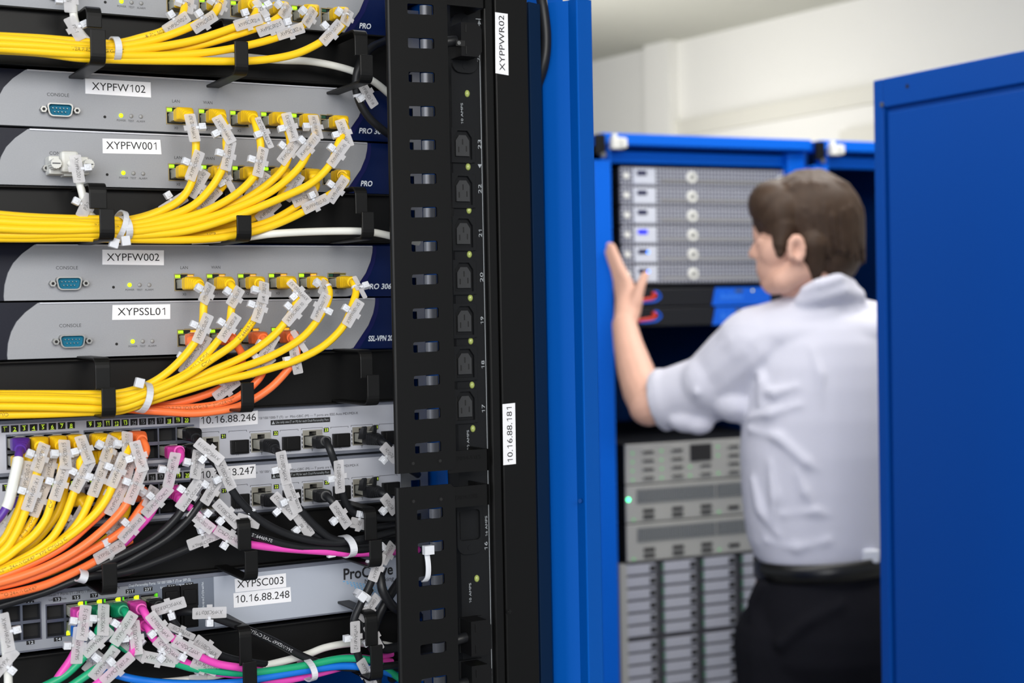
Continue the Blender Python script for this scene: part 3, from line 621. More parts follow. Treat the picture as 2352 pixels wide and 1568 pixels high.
plug(1455, 1052, 1104, 36, 'black power plug in the outlet numbered 15'); plug(1558, 1054, 1106, 38, 'black power plug in the outlet numbered 14, lowest in view')
# tall cover with address labels
DC = 47
cov = thing('cable_duct', 'tall black duct cover carrying the XYPPWR02 and 10.16.88.181 labels', 'cable duct', (xat(1165, DC), 0, .9))
xa, xg, xb = xat(1123, DC), xat(1147, DC), xat(1224, DC)
g = MB(); g.box((xa, -DC/1000, .95), (xg-.0006, .03, ztop-.003)); g.build('side_channel', blackm, cov, .0018, 3)
g = MB(); g.box((xg+.0004, -DC/1000-.0004, .95), (xb, .03, ztop-.003)); g.build('cover', blackm, cov, .0014, 3)
c = PX(1171, 1404, DC+.6); g = MB(); g.cyl(c, c+V((0, .002, 0)), .0034, n=18); g.box((c.x-.0018, c.y-.0003, c.z-.0003), (c.x+.0018, c.y, c.z+.0003), 1); g.box((c.x-.0003, c.y-.0003, c.z-.0018), (c.x+.0003, c.y, c.z+.0018), 1); g.build('cover_screw', [blackm, void], cov)
for q4, s, p0, p1, nm in ((((1137, 28), (1166, 32), (1168, 173), (1138, 168)), 'XYPPWR02', (1160, 163), (1157, 35), 'name_label'), (((1154, 928), (1183, 925), (1185, 1065), (1156, 1068)), '10.16.88.181', (1178, 1063), (1175, 930), 'address_label')):
    g = MB(); g.prism([PX(*p, DC+.6) for p in q4], (0, -.0001, 0), 0); vt(g, s, p0, p1, 14, 1, DC+.9); g.build(nm, [paper, ink], cov)
# ================================================================== CABLES
CR = .0031
def path_of(pts, port):
    """pts: (px,py[,d mm]) -> 3d; missing d interpolated"""
    n = len(pts); L = [0.0]
    for i in range(1, n): L.append(L[-1]+math.hypot(pts[i][0]-pts[i-1][0], pts[i][1]-pts[i-1][1]))
    kn = [(L[i], p[2]) for i, p in enumerate(pts) if len(p) > 2]
    if not kn: kn = [(0, 42), (L[-1], 42)]
    def dd(l):
        if l <= kn[0][0]: return kn[0][1]
        for (a, x), (b, y) in zip(kn, kn[1:]):
            if l <= b: return x+(y-x)*(l-a)/max(1e-6, b-a)
        return kn[-1][1]
    P = [PX(p[0], p[1], dd(L[i])) for i, p in enumerate(pts)]
    return P
def supr(a, b, e, n=16):
    out = []
    for k in range(n):
        t = 2*pi*(k+.5)/n; c, s = cos(t), sin(t); out.append((a*abs(c)**(2/e)*(1 if c > 0 else -1), b*abs(s)**(2/e)*(1 if s > 0 else -1)))
    return out
def curve_text(mb, s, path, L, s0, cap, r, flip, mi, a0=0.0):
    vs, fs, wd = layout(s); tot = L[-1]; out = []; j = 0
    for gx, gy in vs:
        u = s0+gx*cap*(-1 if flip else 1); u = min(max(u, 0), tot-1e-6)
        lo, hi = 0, len(L)-1
        while hi-lo > 1:
            md = (lo+hi)//2
            if L[md] <= u: lo = md
            else: hi = md
        f = (u-L[lo])/max(1e-9, L[hi]-L[lo]); p = path[lo].lerp(path[hi], f); T = (path[hi]-path[lo]).normalized()
        N = (CAM-p); N = (N-T*N.dot(T)).normalized(); Tr = -T if flip else T; Bv = N.cross(Tr)
        a = (gy-.5)*cap/r+a0; out.append(p+(N*cos(a)+Bv*sin(a))*(r*1.012))
    mb.add(out, fs, mi)
def make_tag(root, px, py, text, path, rad, ang=None, ln=24, hs=1, rev=False, lift=.6, two=None, wid=8.7):
    best = min(range(len(path)), key=lambda i: (lambda q: (q[0]-px)**2+(q[1]-py)**2)(proj(path[i])))
    p = path[best]; d = -p.y*1000+rad*1000+lift; c = PX(px, py, d)
    if ang is None:
        a, b = path[max(0, best-3)], path[min(len(path)-1, best+3)]; (x0, y0), (x1, y1) = proj(a), proj(b); ang = math.degrees(math.atan2(y0-y1, x1-x0))+random.uniform(-5, 5)
        ang = ang % 360
        if 181 < ang < 359: ang -= 180
        if rev: ang += 180
    u = (PX(px+20*cos(radians(ang)), py-20*sin(radians(ang)), d)-c).normalized()
    T0 = path[min(best+2, len(path)-1)]-path[max(best-2, 0)]; tx = V((T0.x, 0, T0.z)); sl = T0.y/max(tx.length, 1e-6)*u.dot(tx.normalized()) if tx.length > 1e-5 else 0
    u = (u+V((0, max(-.6, min(.6, sl)), 0))).normalized()
    tilt = random.uniform(-.12, .12); nrm = V((tilt, -1, random.uniform(-.08, .12))); nrm = (nrm-u*nrm.dot(u)).normalized(); v = nrm.cross(u)
    l, w_, t = ln/1000, wid/1000, .0007
    g = MB(); pts = [c+u*x+v*y for x, y in rrect(l, w_, .0009, 2)]; g.prism(pts, nrm*t, 0)
    tb = c-v*(hs*(w_/2+.0008)); g.obox(tb+nrm*t/2, u*.0022, v*.0013, nrm*t*.55, 0)
    cap = .0028; lines = [x for x in ([text] if not two else [two, text]) if x]
    for k, s in enumerate(lines):
        vs, fs, wd = layout(s, wob=1, shear=.12); kx = min(cap*.95, l*.82/wd); yo = random.uniform(-.62, -.38)*cap if not two else (.0006 if k == 0 else -.0034)
        g.add([c+nrm*(t+.00012)+u*(x*kx-wd*kx/2)+v*(y*cap*(1 if not two else .8)+yo) for x, y in vs], fs, 1)
    o = g.build('cable_tag', [tagm, ink], root)
    hd = c+v*(hs*(w_/2+.0034))+nrm*.0004; g = MB(); g.obox(hd, u*.0026, v*.0027, nrm*.0024, 0); g.obox(hd-v*hs*.0034, u*.0011, v*.0016, nrm*.0007, 0); g.obox(hd+nrm*.0024, u*.0012, v*.0014, nrm*.0006, 0)
    q = path[best]; T = (path[min(best+1, len(path)-1)]-path[max(best-1, 0)]).normalized(); e1 = (nrm-T*nrm.dot(T)).normalized(); e2 = T.cross(e1); n = 18; rr = rad+.0005
    ring = [q+(e1*cos(2*pi*k/n)+e2*sin(2*pi*k/n))*rr for k in range(n)]; vs = [r_+T*(s*.0011) for s in (-1, 1) for r_ in ring]
    g.add(vs, [(k, (k+1) % n, (k+1) % n+n, k+n) for k in range(n)], 0, True)
    g.build('tie_head', tiem, o, .0004)
ALLC = []
def cable(label, mt, pts, port=None, tags=(), texts=(), group=None, rad=CR, boot=True, name='network_cable', bootL=.034, nose=.010, sleeve=None, bootmat=None, ptilt=None):
    P = path_of(pts, port); straight = 0
    if port is not None:
        p = V(port); fwd = V((0, -1, 0)); P = [p+fwd*.004, p+fwd*.014, p+fwd*.026]+P
    path = crom(P, .0025); L = [0.0]
    for a, b in zip(path, path[1:]): L.append(L[-1]+(b-a).length)
    fr = frames(path, V((1, 0, 0)) if port is not None else None)
    root = thing(name, label, 'cable', tuple(path[-1]), group)
    k1 = next((i for i, l in enumerate(L) if l > bootL), 0) if (port is not None and boot) else 0
    g = MB(); g.sweep(path[max(0, k1-2):], fr[max(0, k1-2):], lambda i: circ(rad, 12), 12, 0)
    lt = mat('white_cable_print', (190, 190, 195), .5) if mt in (BLK, PUR) else mat('olive_cable_print', (92, 78, 20), .5)
    for t in texts:
        s, frac, flip = t[:3]; curve_text(g, s, path, L, L[-1]*frac, t[3] if len(t) > 3 else .0026, rad, flip, 1, t[4] if len(t) > 4 else 0)
    if sleeve:
        i0, i1 = [next(i for i, l in enumerate(L) if l >= L[-1]*f) for f in sleeve]; h = MB(); h.sweep(path[i0:i1], fr[i0:i1], lambda i: circ(rad*1.3, 12), 12); h.build('heat_shrink_sleeve', WHT, root)
    g.build('jacket', [mt, lt], root)
    if port is not None and boot:
        bp, bf, ll = [], [], []; n = int((bootL-nose)/.0008)+1
        for q_ in range(n):
            l = nose+(bootL-nose)*q_/(n-1); j = max(i for i, x in enumerate(L) if x <= l); f = (l-L[j])/(L[j+1]-L[j]); ll.append(l)
            bp.append(path[j].lerp(path[j+1], f)); bf.append(tuple(fr[j][z].lerp(fr[j+1][z], f).normalized() for z in range(3)))
        def pf(i):
            f = i/max(1, n-1)
            if f < .38: return supr(.0063, .0050, 7)
            f2 = (f-.38)/.62; rib = 1.0 if int(ll[i]/.0016) % 2 else .90
            a, b, e = .0063+(.0042-.0063)*f2, .0050+(.0042-.0050)*f2, 7-5*f2
            return supr(a*rib, b*rib, max(2, e))
        h = MB(); h.sweep(bp, bf, pf, 16); h.build('boot', bootmat or mt, root)
        h = MB(); c = V(port); h.box((c.x-.0056, .004, c.z-.0036), (c.x+.0056, -nose-.001, c.z+.0036), 0); h.box((c.x-.0045, -.001, c.z-.0037), (c.x+.0045, -nose+.002, c.z-.002), 1)
        h.prism([(c.x-.003, -.001, c.z+.0036), (c.x-.003, -nose-.008, c.z+.0062), (c.x-.003, -nose-.008, c.z+.0055), (c.x-.003, -.001, c.z+.0030)], (.006, 0, 0), 0)
        h.build('plug', [clearp, brass], root, .0004)
    for t in tags:
        kw = t[3] if len(t) > 3 else {}; make_tag(root, t[0], t[1], t[2], path, rad, **kw)
    ALLC.append(root); return root
def tie(px, py, hpx, d0, d1, label, ang=0, head=None, w_=5, mt=None):
    """strap around a bundle: seen at px,py with half-height hpx, spanning depth d0..d1 mm"""
    c = PX(px, py, (d0+d1)/2); t = PX(px-hpx*sin(radians(ang)), py-hpx*cos(radians(ang)), (d0+d1)/2)-c; b = (d1-d0)/2000+.001; T = V((0, -1, 0)).cross(t).normalized(); n = 28
    g = MB(); vs = []
    for o_ in (0, .0012):
        for s in (-1, 1): vs += [c+t*(cos(2*pi*k/n)*(1+o_/t.length))+V((0, -1, 0))*(sin(2*pi*k/n)*(b+o_))+T*(s*w_/2000) for k in range(n)]
    fs = []
    for k in range(n):
        j = (k+1) % n; fs += [(k, j, j+n, k+n), (k+2*n, k+3*n, j+3*n, j+2*n), (k, k+2*n, j+2*n, j), (k+n, j+n, j+3*n, k+3*n)]
    g.add(vs, fs, 0, False); o = thing('cable_tie', label, 'cable tie', tuple(c)); g.build('strap', tiem, o)
    if head: h = PX(head[0], head[1], d1+1 if len(head) < 3 else head[2]); q = MB(); q.obox(h, T*.0033, V((0, .0026, 0)), t.normalized()*.0036); q.build('lock_head', tiem, o, .0005)
    return o
W = 'the silver device labelled '
Gt, G1, G2, G3, GO = ('yellow cables of the topmost device', 'yellow cables of device XYPFW102', 'yellow cables of device XYPFW001', 'yellow cables of device XYPFW002', 'orange cables of device XYPSSL01')
Y2 = '24AWGX4P TYPE CM(UL) C(UL) CMH E164469-FE VERIFIED FOR GIGABIT ETHERNET'
def row(key, data, lab, grp, mt=YEL):
    for i, (pts, tags, texts, l) in enumerate(data): cable(l, mt, pts, PORTPOS[(key, i)], tags, texts, grp)
# --- topmost device
row('PRO', [
 ([(424, 18, 40), (418, 38, 44), (395, 60, 46), (368, 74), (330, 85), (265, 100, 42), (180, 95), (90, 88), (-70, 80, 40)], [(405, 54, 'XYPSC002/2', {'ang': 33}), (432, 12, 'X0', {'ang': 75, 'ln': 18})], [('& EN 50288  VERIFIED', .40, True)], 'top yellow cable of the highest bundle, tagged XYPSC002/2'),
 ([(500, 18, 40), (490, 32, 46), (441, 60, 50), (367, 88), (306, 102), (265, 106, 50), (180, 104), (90, 95), (-70, 84, 48)], [(469, 51, 'XYPSC002/3', {'ang': 33}), (505, 14, 'PX001-X', {'ang': 60, 'ln': 18})], [], 'yellow cable of the highest bundle, tagged XYPSC002/3'),
 ([(583, 10, 40), (590, 22, 46), (578, 44, 50), (544, 60), (500, 76), (440, 94), (347, 110), (265, 117, 52), (180, 112), (90, 106), (-70, 98, 52)], [(570, 51, 'XYPSC002/4', {'ang': 17}), (600, 20, 'X2', {'ang': -65, 'ln': 18, 'wid': 6})], [('VERIFIED FOR GIGABIT', .74, True)], 'yellow cable of the highest bundle, tagged XYPSC002/4'),
 ([(650, 18, 42), (644, 36, 46), (610, 56, 48), (542, 80), (440, 108), (347, 121), (265, 123, 42), (180, 116), (90, 106), (-70, 98, 40)], [(621, 64, 'XYPSC002/5', {'ang': 20}), (655, 26, 'XYPFW101-X3', {'ang': 52, 'ln': 18})], [], 'yellow cable of the highest bundle, tagged XYPSC002/5'),
 ([(715, 26, 42), (712, 42, 46), (697, 57, 48), (642, 84), (536, 111), (440, 124), (347, 128), (265, 127, 52), (180, 124), (90, 118), (-70, 106, 50)], [(667, 72, 'XYPSC002/6', {'ang': 17}), (711, 40, 'PXFW101-X4', {'ang': 55, 'ln': 19})], [('CMH E164469-FE    24AWGX4P TYPE CM(UL)', .22, True)], 'yellow cable of the highest bundle, tagged XYPSC002/6'),
 ([(790, 30, 42), (794, 44, 48), (780, 66, 52), (738, 96), (690, 120), (644, 132), (571, 140), (440, 140), (347, 139), (265, 137, 50), (180, 133), (90, 121), (-70, 112, 44)], [(761, 75, 'XYPFW102-X5', {'ang': 48}), (796, 40, 'XYPFW101-X5', {'ang': 58, 'ln': 19})], [('C(UL) TYPE CM(UL) 24AWGX4P', .16, True)], 'lowest yellow cable of the highest bundle, tagged XYPFW102-X5'),
], '', Gt)
# --- XYPFW102
row('102', [
 ([(438, 276, 42), (446, 300, 46), (450, 331, 46), (447, 380), (440, 419), (418, 455), (367, 486), (296, 508, 44), (246, 504), (150, 502), (60, 498), (-70, 487, 44)], [(441.5, 294, 'XYPFW102-X0', {'ang': 95, 'rev': 0, 'hs': -1}), (447, 380, 'XYPSC001/7', {'ang': 70, 'lift': 1.2})], [], 'yellow cable tagged XYPFW102-X0, from the leftmost port of its device'),
 ([(512, 276, 42), (520, 300, 47), (519.6, 325, 48), (520, 360), (508, 394), (482, 435), (440, 474), (367, 502), (296, 516, 50), (246, 512), (150, 510), (60, 506), (-70, 496, 50)], [(514.5, 298, 'XYPFW102-X1', {'ang': 117}), (524, 357, 'XYPSC001/8', {'ang': 78})], [], 'yellow cable tagged XYPFW102-X1'),
 ([(585, 278, 42), (591, 300, 46), (598, 325, 48), (597, 372), (581, 408), (542, 446), (481, 481), (440, 496), (367, 514), (296, 524, 52), (246, 520), (150, 514), (60, 512), (-70, 504, 52)], [(607, 305, 'XYPFW102-X2', {'ang': 110, 'wid': 5, 'ln': 27, 'rev': 0}), (598, 372, 'XYPSC001/9', {'ang': 77})], [('E164469-FE', .66, False)], 'yellow cable tagged XYPFW102-X2'),
 ([(650, 280, 42), (660, 300, 44), (666, 320, 44), (664, 350), (655, 380), (622, 417), (562, 458), (501, 482), (440, 502), (367, 518), (296, 527, 40), (246, 522), (150, 522), (60, 520), (-70, 512, 38)], [(666.5, 292, 'XYPFW102-X3', {'ang': 103}), (663.5, 348, 'XYPSC001/10', {'ang': 53})], [], 'yellow cable tagged XYPFW102-X3'),
 ([(724, 284, 42), (726, 300, 46), (720, 316, 50), (704, 357), (684, 388), (624, 439), (542, 478), (440, 511), (367, 524), (296, 532, 54), (246, 527), (150, 528), (60, 527), (-70, 521, 54)], [(724.5, 292, 'XYPFW102-X4', {'ang': 90}), (707, 337, 'XYPSC001/11', {'ang': 50})], [], 'yellow cable tagged XYPFW102-X4'),
 ([(790, 286, 42), (796, 300, 47), (779, 325, 54), (758, 378), (715.5, 420), (644, 455), (542, 496), (440, 527), (367, 537), (296, 541, 52), (246, 538), (150, 538), (60, 540), (-70, 538, 48)], [(791, 306, 'XYPFW102-X5', {'ang': 103}), (777, 353, 'XYPFW101-X5', {'ang': 55})], [], 'yellow cable tagged XYPFW102-X5'),
], '', G1)
# --- XYPFW001
row('001', [
 ([(440, 400, 34), (444, 420, 34), (420, 450, 30), (380, 478, 30), (296, 505, 32), (200, 504), (60, 500), (-70, 490, 34)], [(455, 422, 'XYPFW001-X0', {'ang': 60}), (398, 468, 'XYPSC001/2', {'ang': 32})], [], 'yellow cable from the leftmost port beneath the XYPFW001 label'),
 ([(505, 400, 34), (515, 420, 34), (495, 445, 30), (460, 476, 28), (400, 502), (296, 518, 30), (200, 514), (60, 512), (-70, 505, 32)], [(479, 458, 'XYPFW001/3', {'ang': 45}), (521, 412, 'X1', {'ang': 120, 'wid': 5})], [('PATCH 35', .10, True)], 'yellow cable tagged XYPFW001/3'),
 ([(580, 400, 34), (588, 420, 34), (573, 451, 30), (530, 486, 28), (440, 520), (296, 530, 28), (200, 528), (60, 528), (-70, 524, 30)], [(597, 428, 'XYPFW001-X2', {'ang': 60}), (566, 462, 'XYPSC001/4', {'ang': 60})], [], 'yellow cable tagged XYPFW001-X2'),
 ([(652, 404, 34), (663, 420, 34), (648, 445, 32), (625, 476, 30), (583, 500), (500, 527), (440, 537), (296, 541, 30), (200, 540), (60, 541), (-70, 538, 30)], [(673, 430, 'XYPFW001-X3', {'ang': 62}), (615.5, 484, 'XYPSC001/5', {'ang': 42})], [], 'yellow cable tagged XYPSC001/5'),
 ([(722, 408, 34), (727, 425, 36), (710, 450, 38), (671, 480), (624, 506), (581, 520), (500, 536), (440, 543), (296, 546, 40), (200, 544), (60, 545), (-70, 543, 40)], [(700, 452, 'XYPSC001/6', {'ang': 27})], [('UTP', .45, True)], 'yellow cable tagged XYPSC001/6'),
 ([(786, 404, 42), (797, 412, 46), (785, 428, 46), (752, 450, 44), (724, 470), (693, 488), (644, 511), (581, 532), (500, 546), (440, 550), (296, 549, 50), (200, 546), (60, 547), (-70, 546, 46)], [(775, 435, 'XYPFW001-X5', {'ang': 58}), (724, 468, 'XYPFW002-X5', {'ang': 26})], [('PATCH CABLE VERIFIED', .20, True)], 'yellow cable tagged XYPFW002-X5'),
], '', G2)
# --- XYPFW002
row('002', [
 ([(462, 658, 42), (470, 678, 46), (468, 700, 48), (463, 754), (440, 797), (388, 852), (340, 883), (273, 903, 44), (200, 905), (100, 905), (-70, 905, 42)], [(474.7, 674, 'XYPSC002-X0', {'ang': 60, 'ln': 18}), (465.5, 754, 'XYPSC002/7', {'ang': 67})], [], 'yellow cable tagged XYPSC002/7'),
 ([(532, 656, 42), (540, 678, 47), (532, 707, 49), (526, 745), (504, 778), (462, 826), (428, 857), (347, 893), (273, 910, 50), (200, 914), (100, 911), (-70, 910, 50)], [(540, 682, 'XYPSC002-X1', {'ang': 55, 'ln': 18}), (526, 752, 'XYPSC002/8', {'ang': 57})], [('C(UL) CMH', .42, True)], 'yellow cable tagged XYPSC002/8'),
 ([(598, 654, 42), (604, 674, 47), (597, 705, 50), (581, 736), (542, 785), (481, 828), (440, 855), (388, 883), (330, 906), (273, 924, 54), (200, 919), (100, 916), (-70, 914, 54)], [(605, 672, 'XYPSC002-12', {'ang': 78, 'ln': 19}), (597, 707, 'XYPSC002/A', {'ang': 70})], [('E164469-FE', .30, True), ('CMH', .42, True)], 'yellow cable tagged XYPSC002/A'),
 ([(673, 654, 42), (682, 672, 46), (680, 695, 48), (656, 738), (624, 774), (562, 817), (481, 854), (440, 874), (388, 893), (330, 914), (273, 930, 44), (200, 924), (100, 922), (-70, 921, 40)], [(687, 670, 'XYPFW002-X3', {'ang': 130, 'wid': 6}), (677, 717, 'XYPSC002/10', {'ang': 50})], [], 'yellow cable tagged XYPSC002/10'),
 ([(748, 652, 42), (756, 668, 46), (753, 692, 48), (734, 728), (695, 774), (624, 817), (542, 848), (440, 882), (388, 899), (330, 919), (273, 937, 52), (200, 937), (100, 934), (-70, 932, 52)], [(744, 662, 'X4', {'ang': 60, 'ln': 16}), (736, 705, 'XYPSC002/11', {'ang': 65, 'hs': -1})], [], 'yellow cable tagged XYPSC002/11'),
 ([(812, 650, 42), (818, 668, 47), (808, 703, 52), (791, 745), (746, 792), (685, 825), (624, 845), (562, 862), (501, 874), (440, 892), (388, 908), (330, 926), (273, 943, 46), (200, 946), (100, 950), (-70, 954, 44)], [(826, 660, 'X5', {'ang': 105, 'ln': 22, 'wid': 4, 'hs': -1}), (811, 719, 'XYPFW001-X5', {'ang': 60})], [('C(UL) CM(UL)', .93, False)], 'yellow cable tagged XYPFW001-X5, outermost of its bundle'),
], '', G3)
row('SSL', [
 ([(440, 785, 34), (455, 806, 32), (446, 830, 30), (420, 870, 28), (370, 910, 30), (320, 932, 26), (273, 926, 20), (120, 916, 16), (-70, 912, 16)], [(459, 805, 'XYPSSL01-X', {'ang': 65, 'ln': 26}), (436, 826, 'XYPSC001/0', {'ang': 65})], [], 'orange cable from the leftmost port of the XYPSSL01 device'),
 ([(534, 778, 40), (545, 795, 40), (556, 815, 36), (550, 850, 30), (532, 873), (510, 890), (440, 917), (350, 934, 26), (273, 930, 20), (120, 924, 18), (-70, 922, 18)], [(520, 893, 'XYPSC001-X1', {'ang': 38, 'hs': 1})], [], 'orange cable rising behind the yellow ones, second port of XYPSSL01'),
 ([(606, 780, 40), (612, 800, 40), (608, 840, 38), (595, 869), (545, 912), (500, 928), (440, 936), (390, 937), (330, 940, 30), (273, 934, 24), (120, 930, 20), (-70, 930, 20)], [(615, 800, 'XYPSSL01-X2', {'ang': 60, 'ln': 26}), (600, 838, 'X2', {'ang': 38})], [('VERIFIED FOR GIGABIT ETHERNET', .52, True)], 'orange cable printed GIGABIT ETHERNET'),
 ([(672, 778, 40), (682, 796, 42), (678, 825, 44), (660, 850), (624, 888), (580, 918), (542, 935), (490, 945), (440, 949), (390, 946), (345, 943, 36), (273, 938, 28), (120, 936, 24), (-70, 936, 24)], [(688, 785, 'X3', {'ang': 115, 'wid': 5, 'ln': 22}), (678, 822, 'XYPSC001/0', {'ang': 100, 'ln': 26})], [], 'orange cable from the fourth port of XYPSSL01, lowest of the orange arcs'),
], '', GO, ORA)
tie(263, 114, 26, 36, 58, 'white cable tie around the highest yellow bundle', 4)
tie(283, 526, 27, 26, 60, 'white cable tie around the yellow bundle under XYPFW001', 8, (288, 553))
tie(272, 520, 34, 24, 60, 'second white cable tie, with a loose tail, under XYPFW001', -16, (262, 558, 62), 4)
tie(328, 912, 33, 26, 60, 'white cable tie around the yellow and orange bundle', -14, (320, 879))
# white cables
cable('white cable passing behind the highest yellow bundle', WHT, [(420, 132, 22), (540, 130), (640, 138), (720, 142), (810, 163), (855, 185, 18), (893, 215), (930, 250, 8)], None, (), ())
cable('white cable crossing the ring under XYPFW001', WHT, [(440, 552, 26), (560, 545, 36), (624, 537, 44), (746, 531), (828, 531, 50), (860, 534), (899, 542, 44), (960, 556, 30)], None, (), ())
g0 = cable('pale grey cable tagged P7-1 hanging from the topmost device', WHT, [(160, -60, 30), (168, 0, 34), (170, 40, 38), (180, 68, 40), (206, 98, 38), (260, 126, 30), (360, 134, 26)], None, [(160, 4, '10', {'ang': 90, 'ln': 18}), (172, 66, 'P7-1', {'ang': -62, 'ln': 19})], ())
# grey serial cable with hood
c = cable('grey serial cable with thumbscrews, tagged P3-2, on XYPFW001', WHT, [(160, 372, 34), (172, 385, 36), (180, 410, 38), (188, 440, 40), (198, 478, 42), (214, 500, 40), (260, 516, 34), (360, 530, 28)], None, [(177, 388, 'XYPPR2001', {'ang': -84, 'ln': 22, 'rev': 0, 'lift': 3.5}), (197, 473, 'P3-2', {'ang': 65, 'ln': 19})], [('E16446', .50, False)], rad=.0030, name='serial_cable')
a, b = PX(112, 357, 15), PX(205, 402, 15); g = MB(); zt_, zb_ = a.z, b.z; g.box((a.x, -.015, zb_), (b.x, -.0005, zt_)); g.prism([(a.x+.013, -.015, zt_+.003), (b.x-.010, -.015, zt_+.003), (b.x-.008, -.015, zb_-.001), (a.x+.011, -.015, zb_-.001)], (0, .012, 0)); g.build('connector_hood', GRY, c, .0012)
g = MB(); g.obox(V(((a.x+b.x)/2-.001, -.019, (zt_+zb_)/2+.002)), (.0068, 0, 0), (0, .005, 0), (0, 0, .0082)); g.build('strain_relief', GRY, c, .0025)
for sx, lab in ((a.x+.0028, 0), (b.x-.0028, 0)):
    g = MB(); zc = (zt_+zb_)/2; n = 28; pr = [((.0041 if k % 2 else .0037)*cos(2*pi*k/n), (.0041 if k % 2 else .0037)*sin(2*pi*k/n)) for k in range(n)]
    g.prism([(sx+x, -.0150, zc+z) for x, z in pr], (0, -.013, 0)); g.box((sx-.003, -.0283, zc-.0004), (sx+.003, -.0279, zc+.0004), 1); g.build('thumbscrew', [GRY, prnt], c)
# thick black cord by the bracket, upper
cable('thick black cord tagged XYPBLC01/6, curving into the long bracket', BLK, [(905, 84, 6), (880, 96, 14), (850, 112, 24), (825, 150, 30), (817, 190), (825, 232), (846, 268), (875, 295, 26), (930, 330, 10)], None, [(843, 215, 'XYPBLC01/6', {'ang': -58, 'rev': 0, 'hs': -1, 'ln': 25})], (), rad=.0034, name='power_cable')
# --- cables of the stacked grey switches
GS = 'yellow cables of the stacked grey switches'
T = lambda c, r, b=13, k='246': PP2[(k, b, c, r)]
cable('purple cable with a long white sleeve, beside the yellow fan', PUR, [(44, 1040, 42), (41, 1062, 48), (36, 1085), (28, 1120), (18, 1158), (4, 1182), (-14, 1202), (-60, 1240, 50)], T(0, 1), (), (), 'purple cables of the grey switches', sleeve=(.40, .73))
cable('purple cable peeking out low, under the purple one with a white sleeve', PUR, [(46, 1168, 36), (36, 1185, 36), (16, 1215, 34), (-40, 1260, 34)], T(0, 1, 13, '247'), [(20, 1205, 'XYP', {'ang': 55, 'ln': 26})], (), 'purple cables of the grey switches')
cable('yellow cable tagged XYPFW001-X1, leftmost of the yellow fan', YEL, [(92, 1032, 44), (96, 1048, 48), (86, 1082, 50), (75, 1126), (56, 1180), (36, 1225), (10, 1262), (-60, 1304, 46)], T(1, 1), [(92, 1051, 'XYPSC001/3', {'ang': 65}), (74.5, 1132, 'XYPFW001-X1', {'ang': 72, 'ln': 27})], [('PATCH CABLE', .60, True)], GS)
cable('yellow cable with a tag ending /2, behind the purple one', YEL, [(66, 1046, 38), (68, 1066, 40), (62, 1100, 42), (50, 1150), (30, 1200), (4, 1244), (-60, 1282, 38)], T(0, 0), [(61, 1096, 'XYPSC001/2', {'ang': 78})], (), GS)
cable('yellow cable tagged XYPFW001-X2, in the fan over the grey switches', YEL, [(112, 1050, 36), (116, 1070, 40), (110, 1105, 42), (94, 1150), (76, 1194), (48, 1232), (4, 1268), (-60, 1300, 40)], T(1, 0), [(114, 1067, 'XYPSC001/4', {'ang': 72}), (90, 1147, 'XYPFW001-X2', {'ang': 68, 'ln': 26})], [('E 13  HMC', .72, True)], GS)
cable('yellow cable tagged XYPFW001-X3, in the fan over the grey switches', YEL, [(142, 1030, 44), (150, 1046, 48), (143, 1070, 50), (136, 1108), (121, 1145), (106, 1190), (78, 1228), (41, 1258), (4, 1286), (-60, 1312, 48)], T(2, 1), [(149, 1044, 'XYPSC001/5', {'ang': 87}), (137, 1110, 'XYPFW001-X3', {'ang': 72, 'ln': 26})], [('CMH C(UL) CM(UL)', .55, True)], GS)
cable('yellow cable tagged XYPFW102-X0, in the fan over the grey switches', YEL, [(186, 1028, 44), (196, 1044, 48), (184, 1060, 50), (187, 1094), (172, 1126), (145, 1194), (114, 1240), (41, 1288), (-60, 1324, 44)], T(3, 1), [(195, 1033, 'XYPSC001/7', {'ang': 104, 'rev': 0}), (189, 1092, 'XYPFW102-X0', {'ang': 62, 'ln': 26})], (), 'yellow cables running to the XYPFW102 tags')
cable('yellow cable tagged XYPFW102-X2, in the fan over the grey switches', YEL, [(248, 1022, 44), (252, 1040, 48), (241, 1062, 50), (228, 1100), (212, 1134), (186, 1190), (153, 1230), (90, 1272), (-60, 1328, 40)], T(0, 1, 192), [(249, 1032, 'XYPSC001/9', {'ang': 62}), (226.5, 1100, 'XYPFW102-X2', {'ang': 70, 'ln': 27})], (), 'yellow cables running to the XYPFW102 tags')
cable('yellow cable tagged XYPFW102-X4, printed 24AWGX4P TYPE CM(UL)', YEL, [(288, 1016, 44), (295, 1030, 50), (287, 1048, 54), (273, 1080), (260, 1112), (247, 1141), (224, 1174), (175, 1219), (114, 1260), (50, 1292), (-60, 1334, 52)], T(1, 1, 192), [(292, 1024, 'XYPSC001/11', {'ang': 82}), (271, 1079, 'XYPFW102-X4', {'ang': 67, 'ln': 27})], [('C(UL) CM(UL) TYPE 24AWGX4P  ETHERNET,'[::1], .31, False, .0024) if False else ('ETHERNET, 24AWGX4P TYPE CM(UL) C', .97, True, .0025)], 'yellow cables running to the XYPFW102 tags')
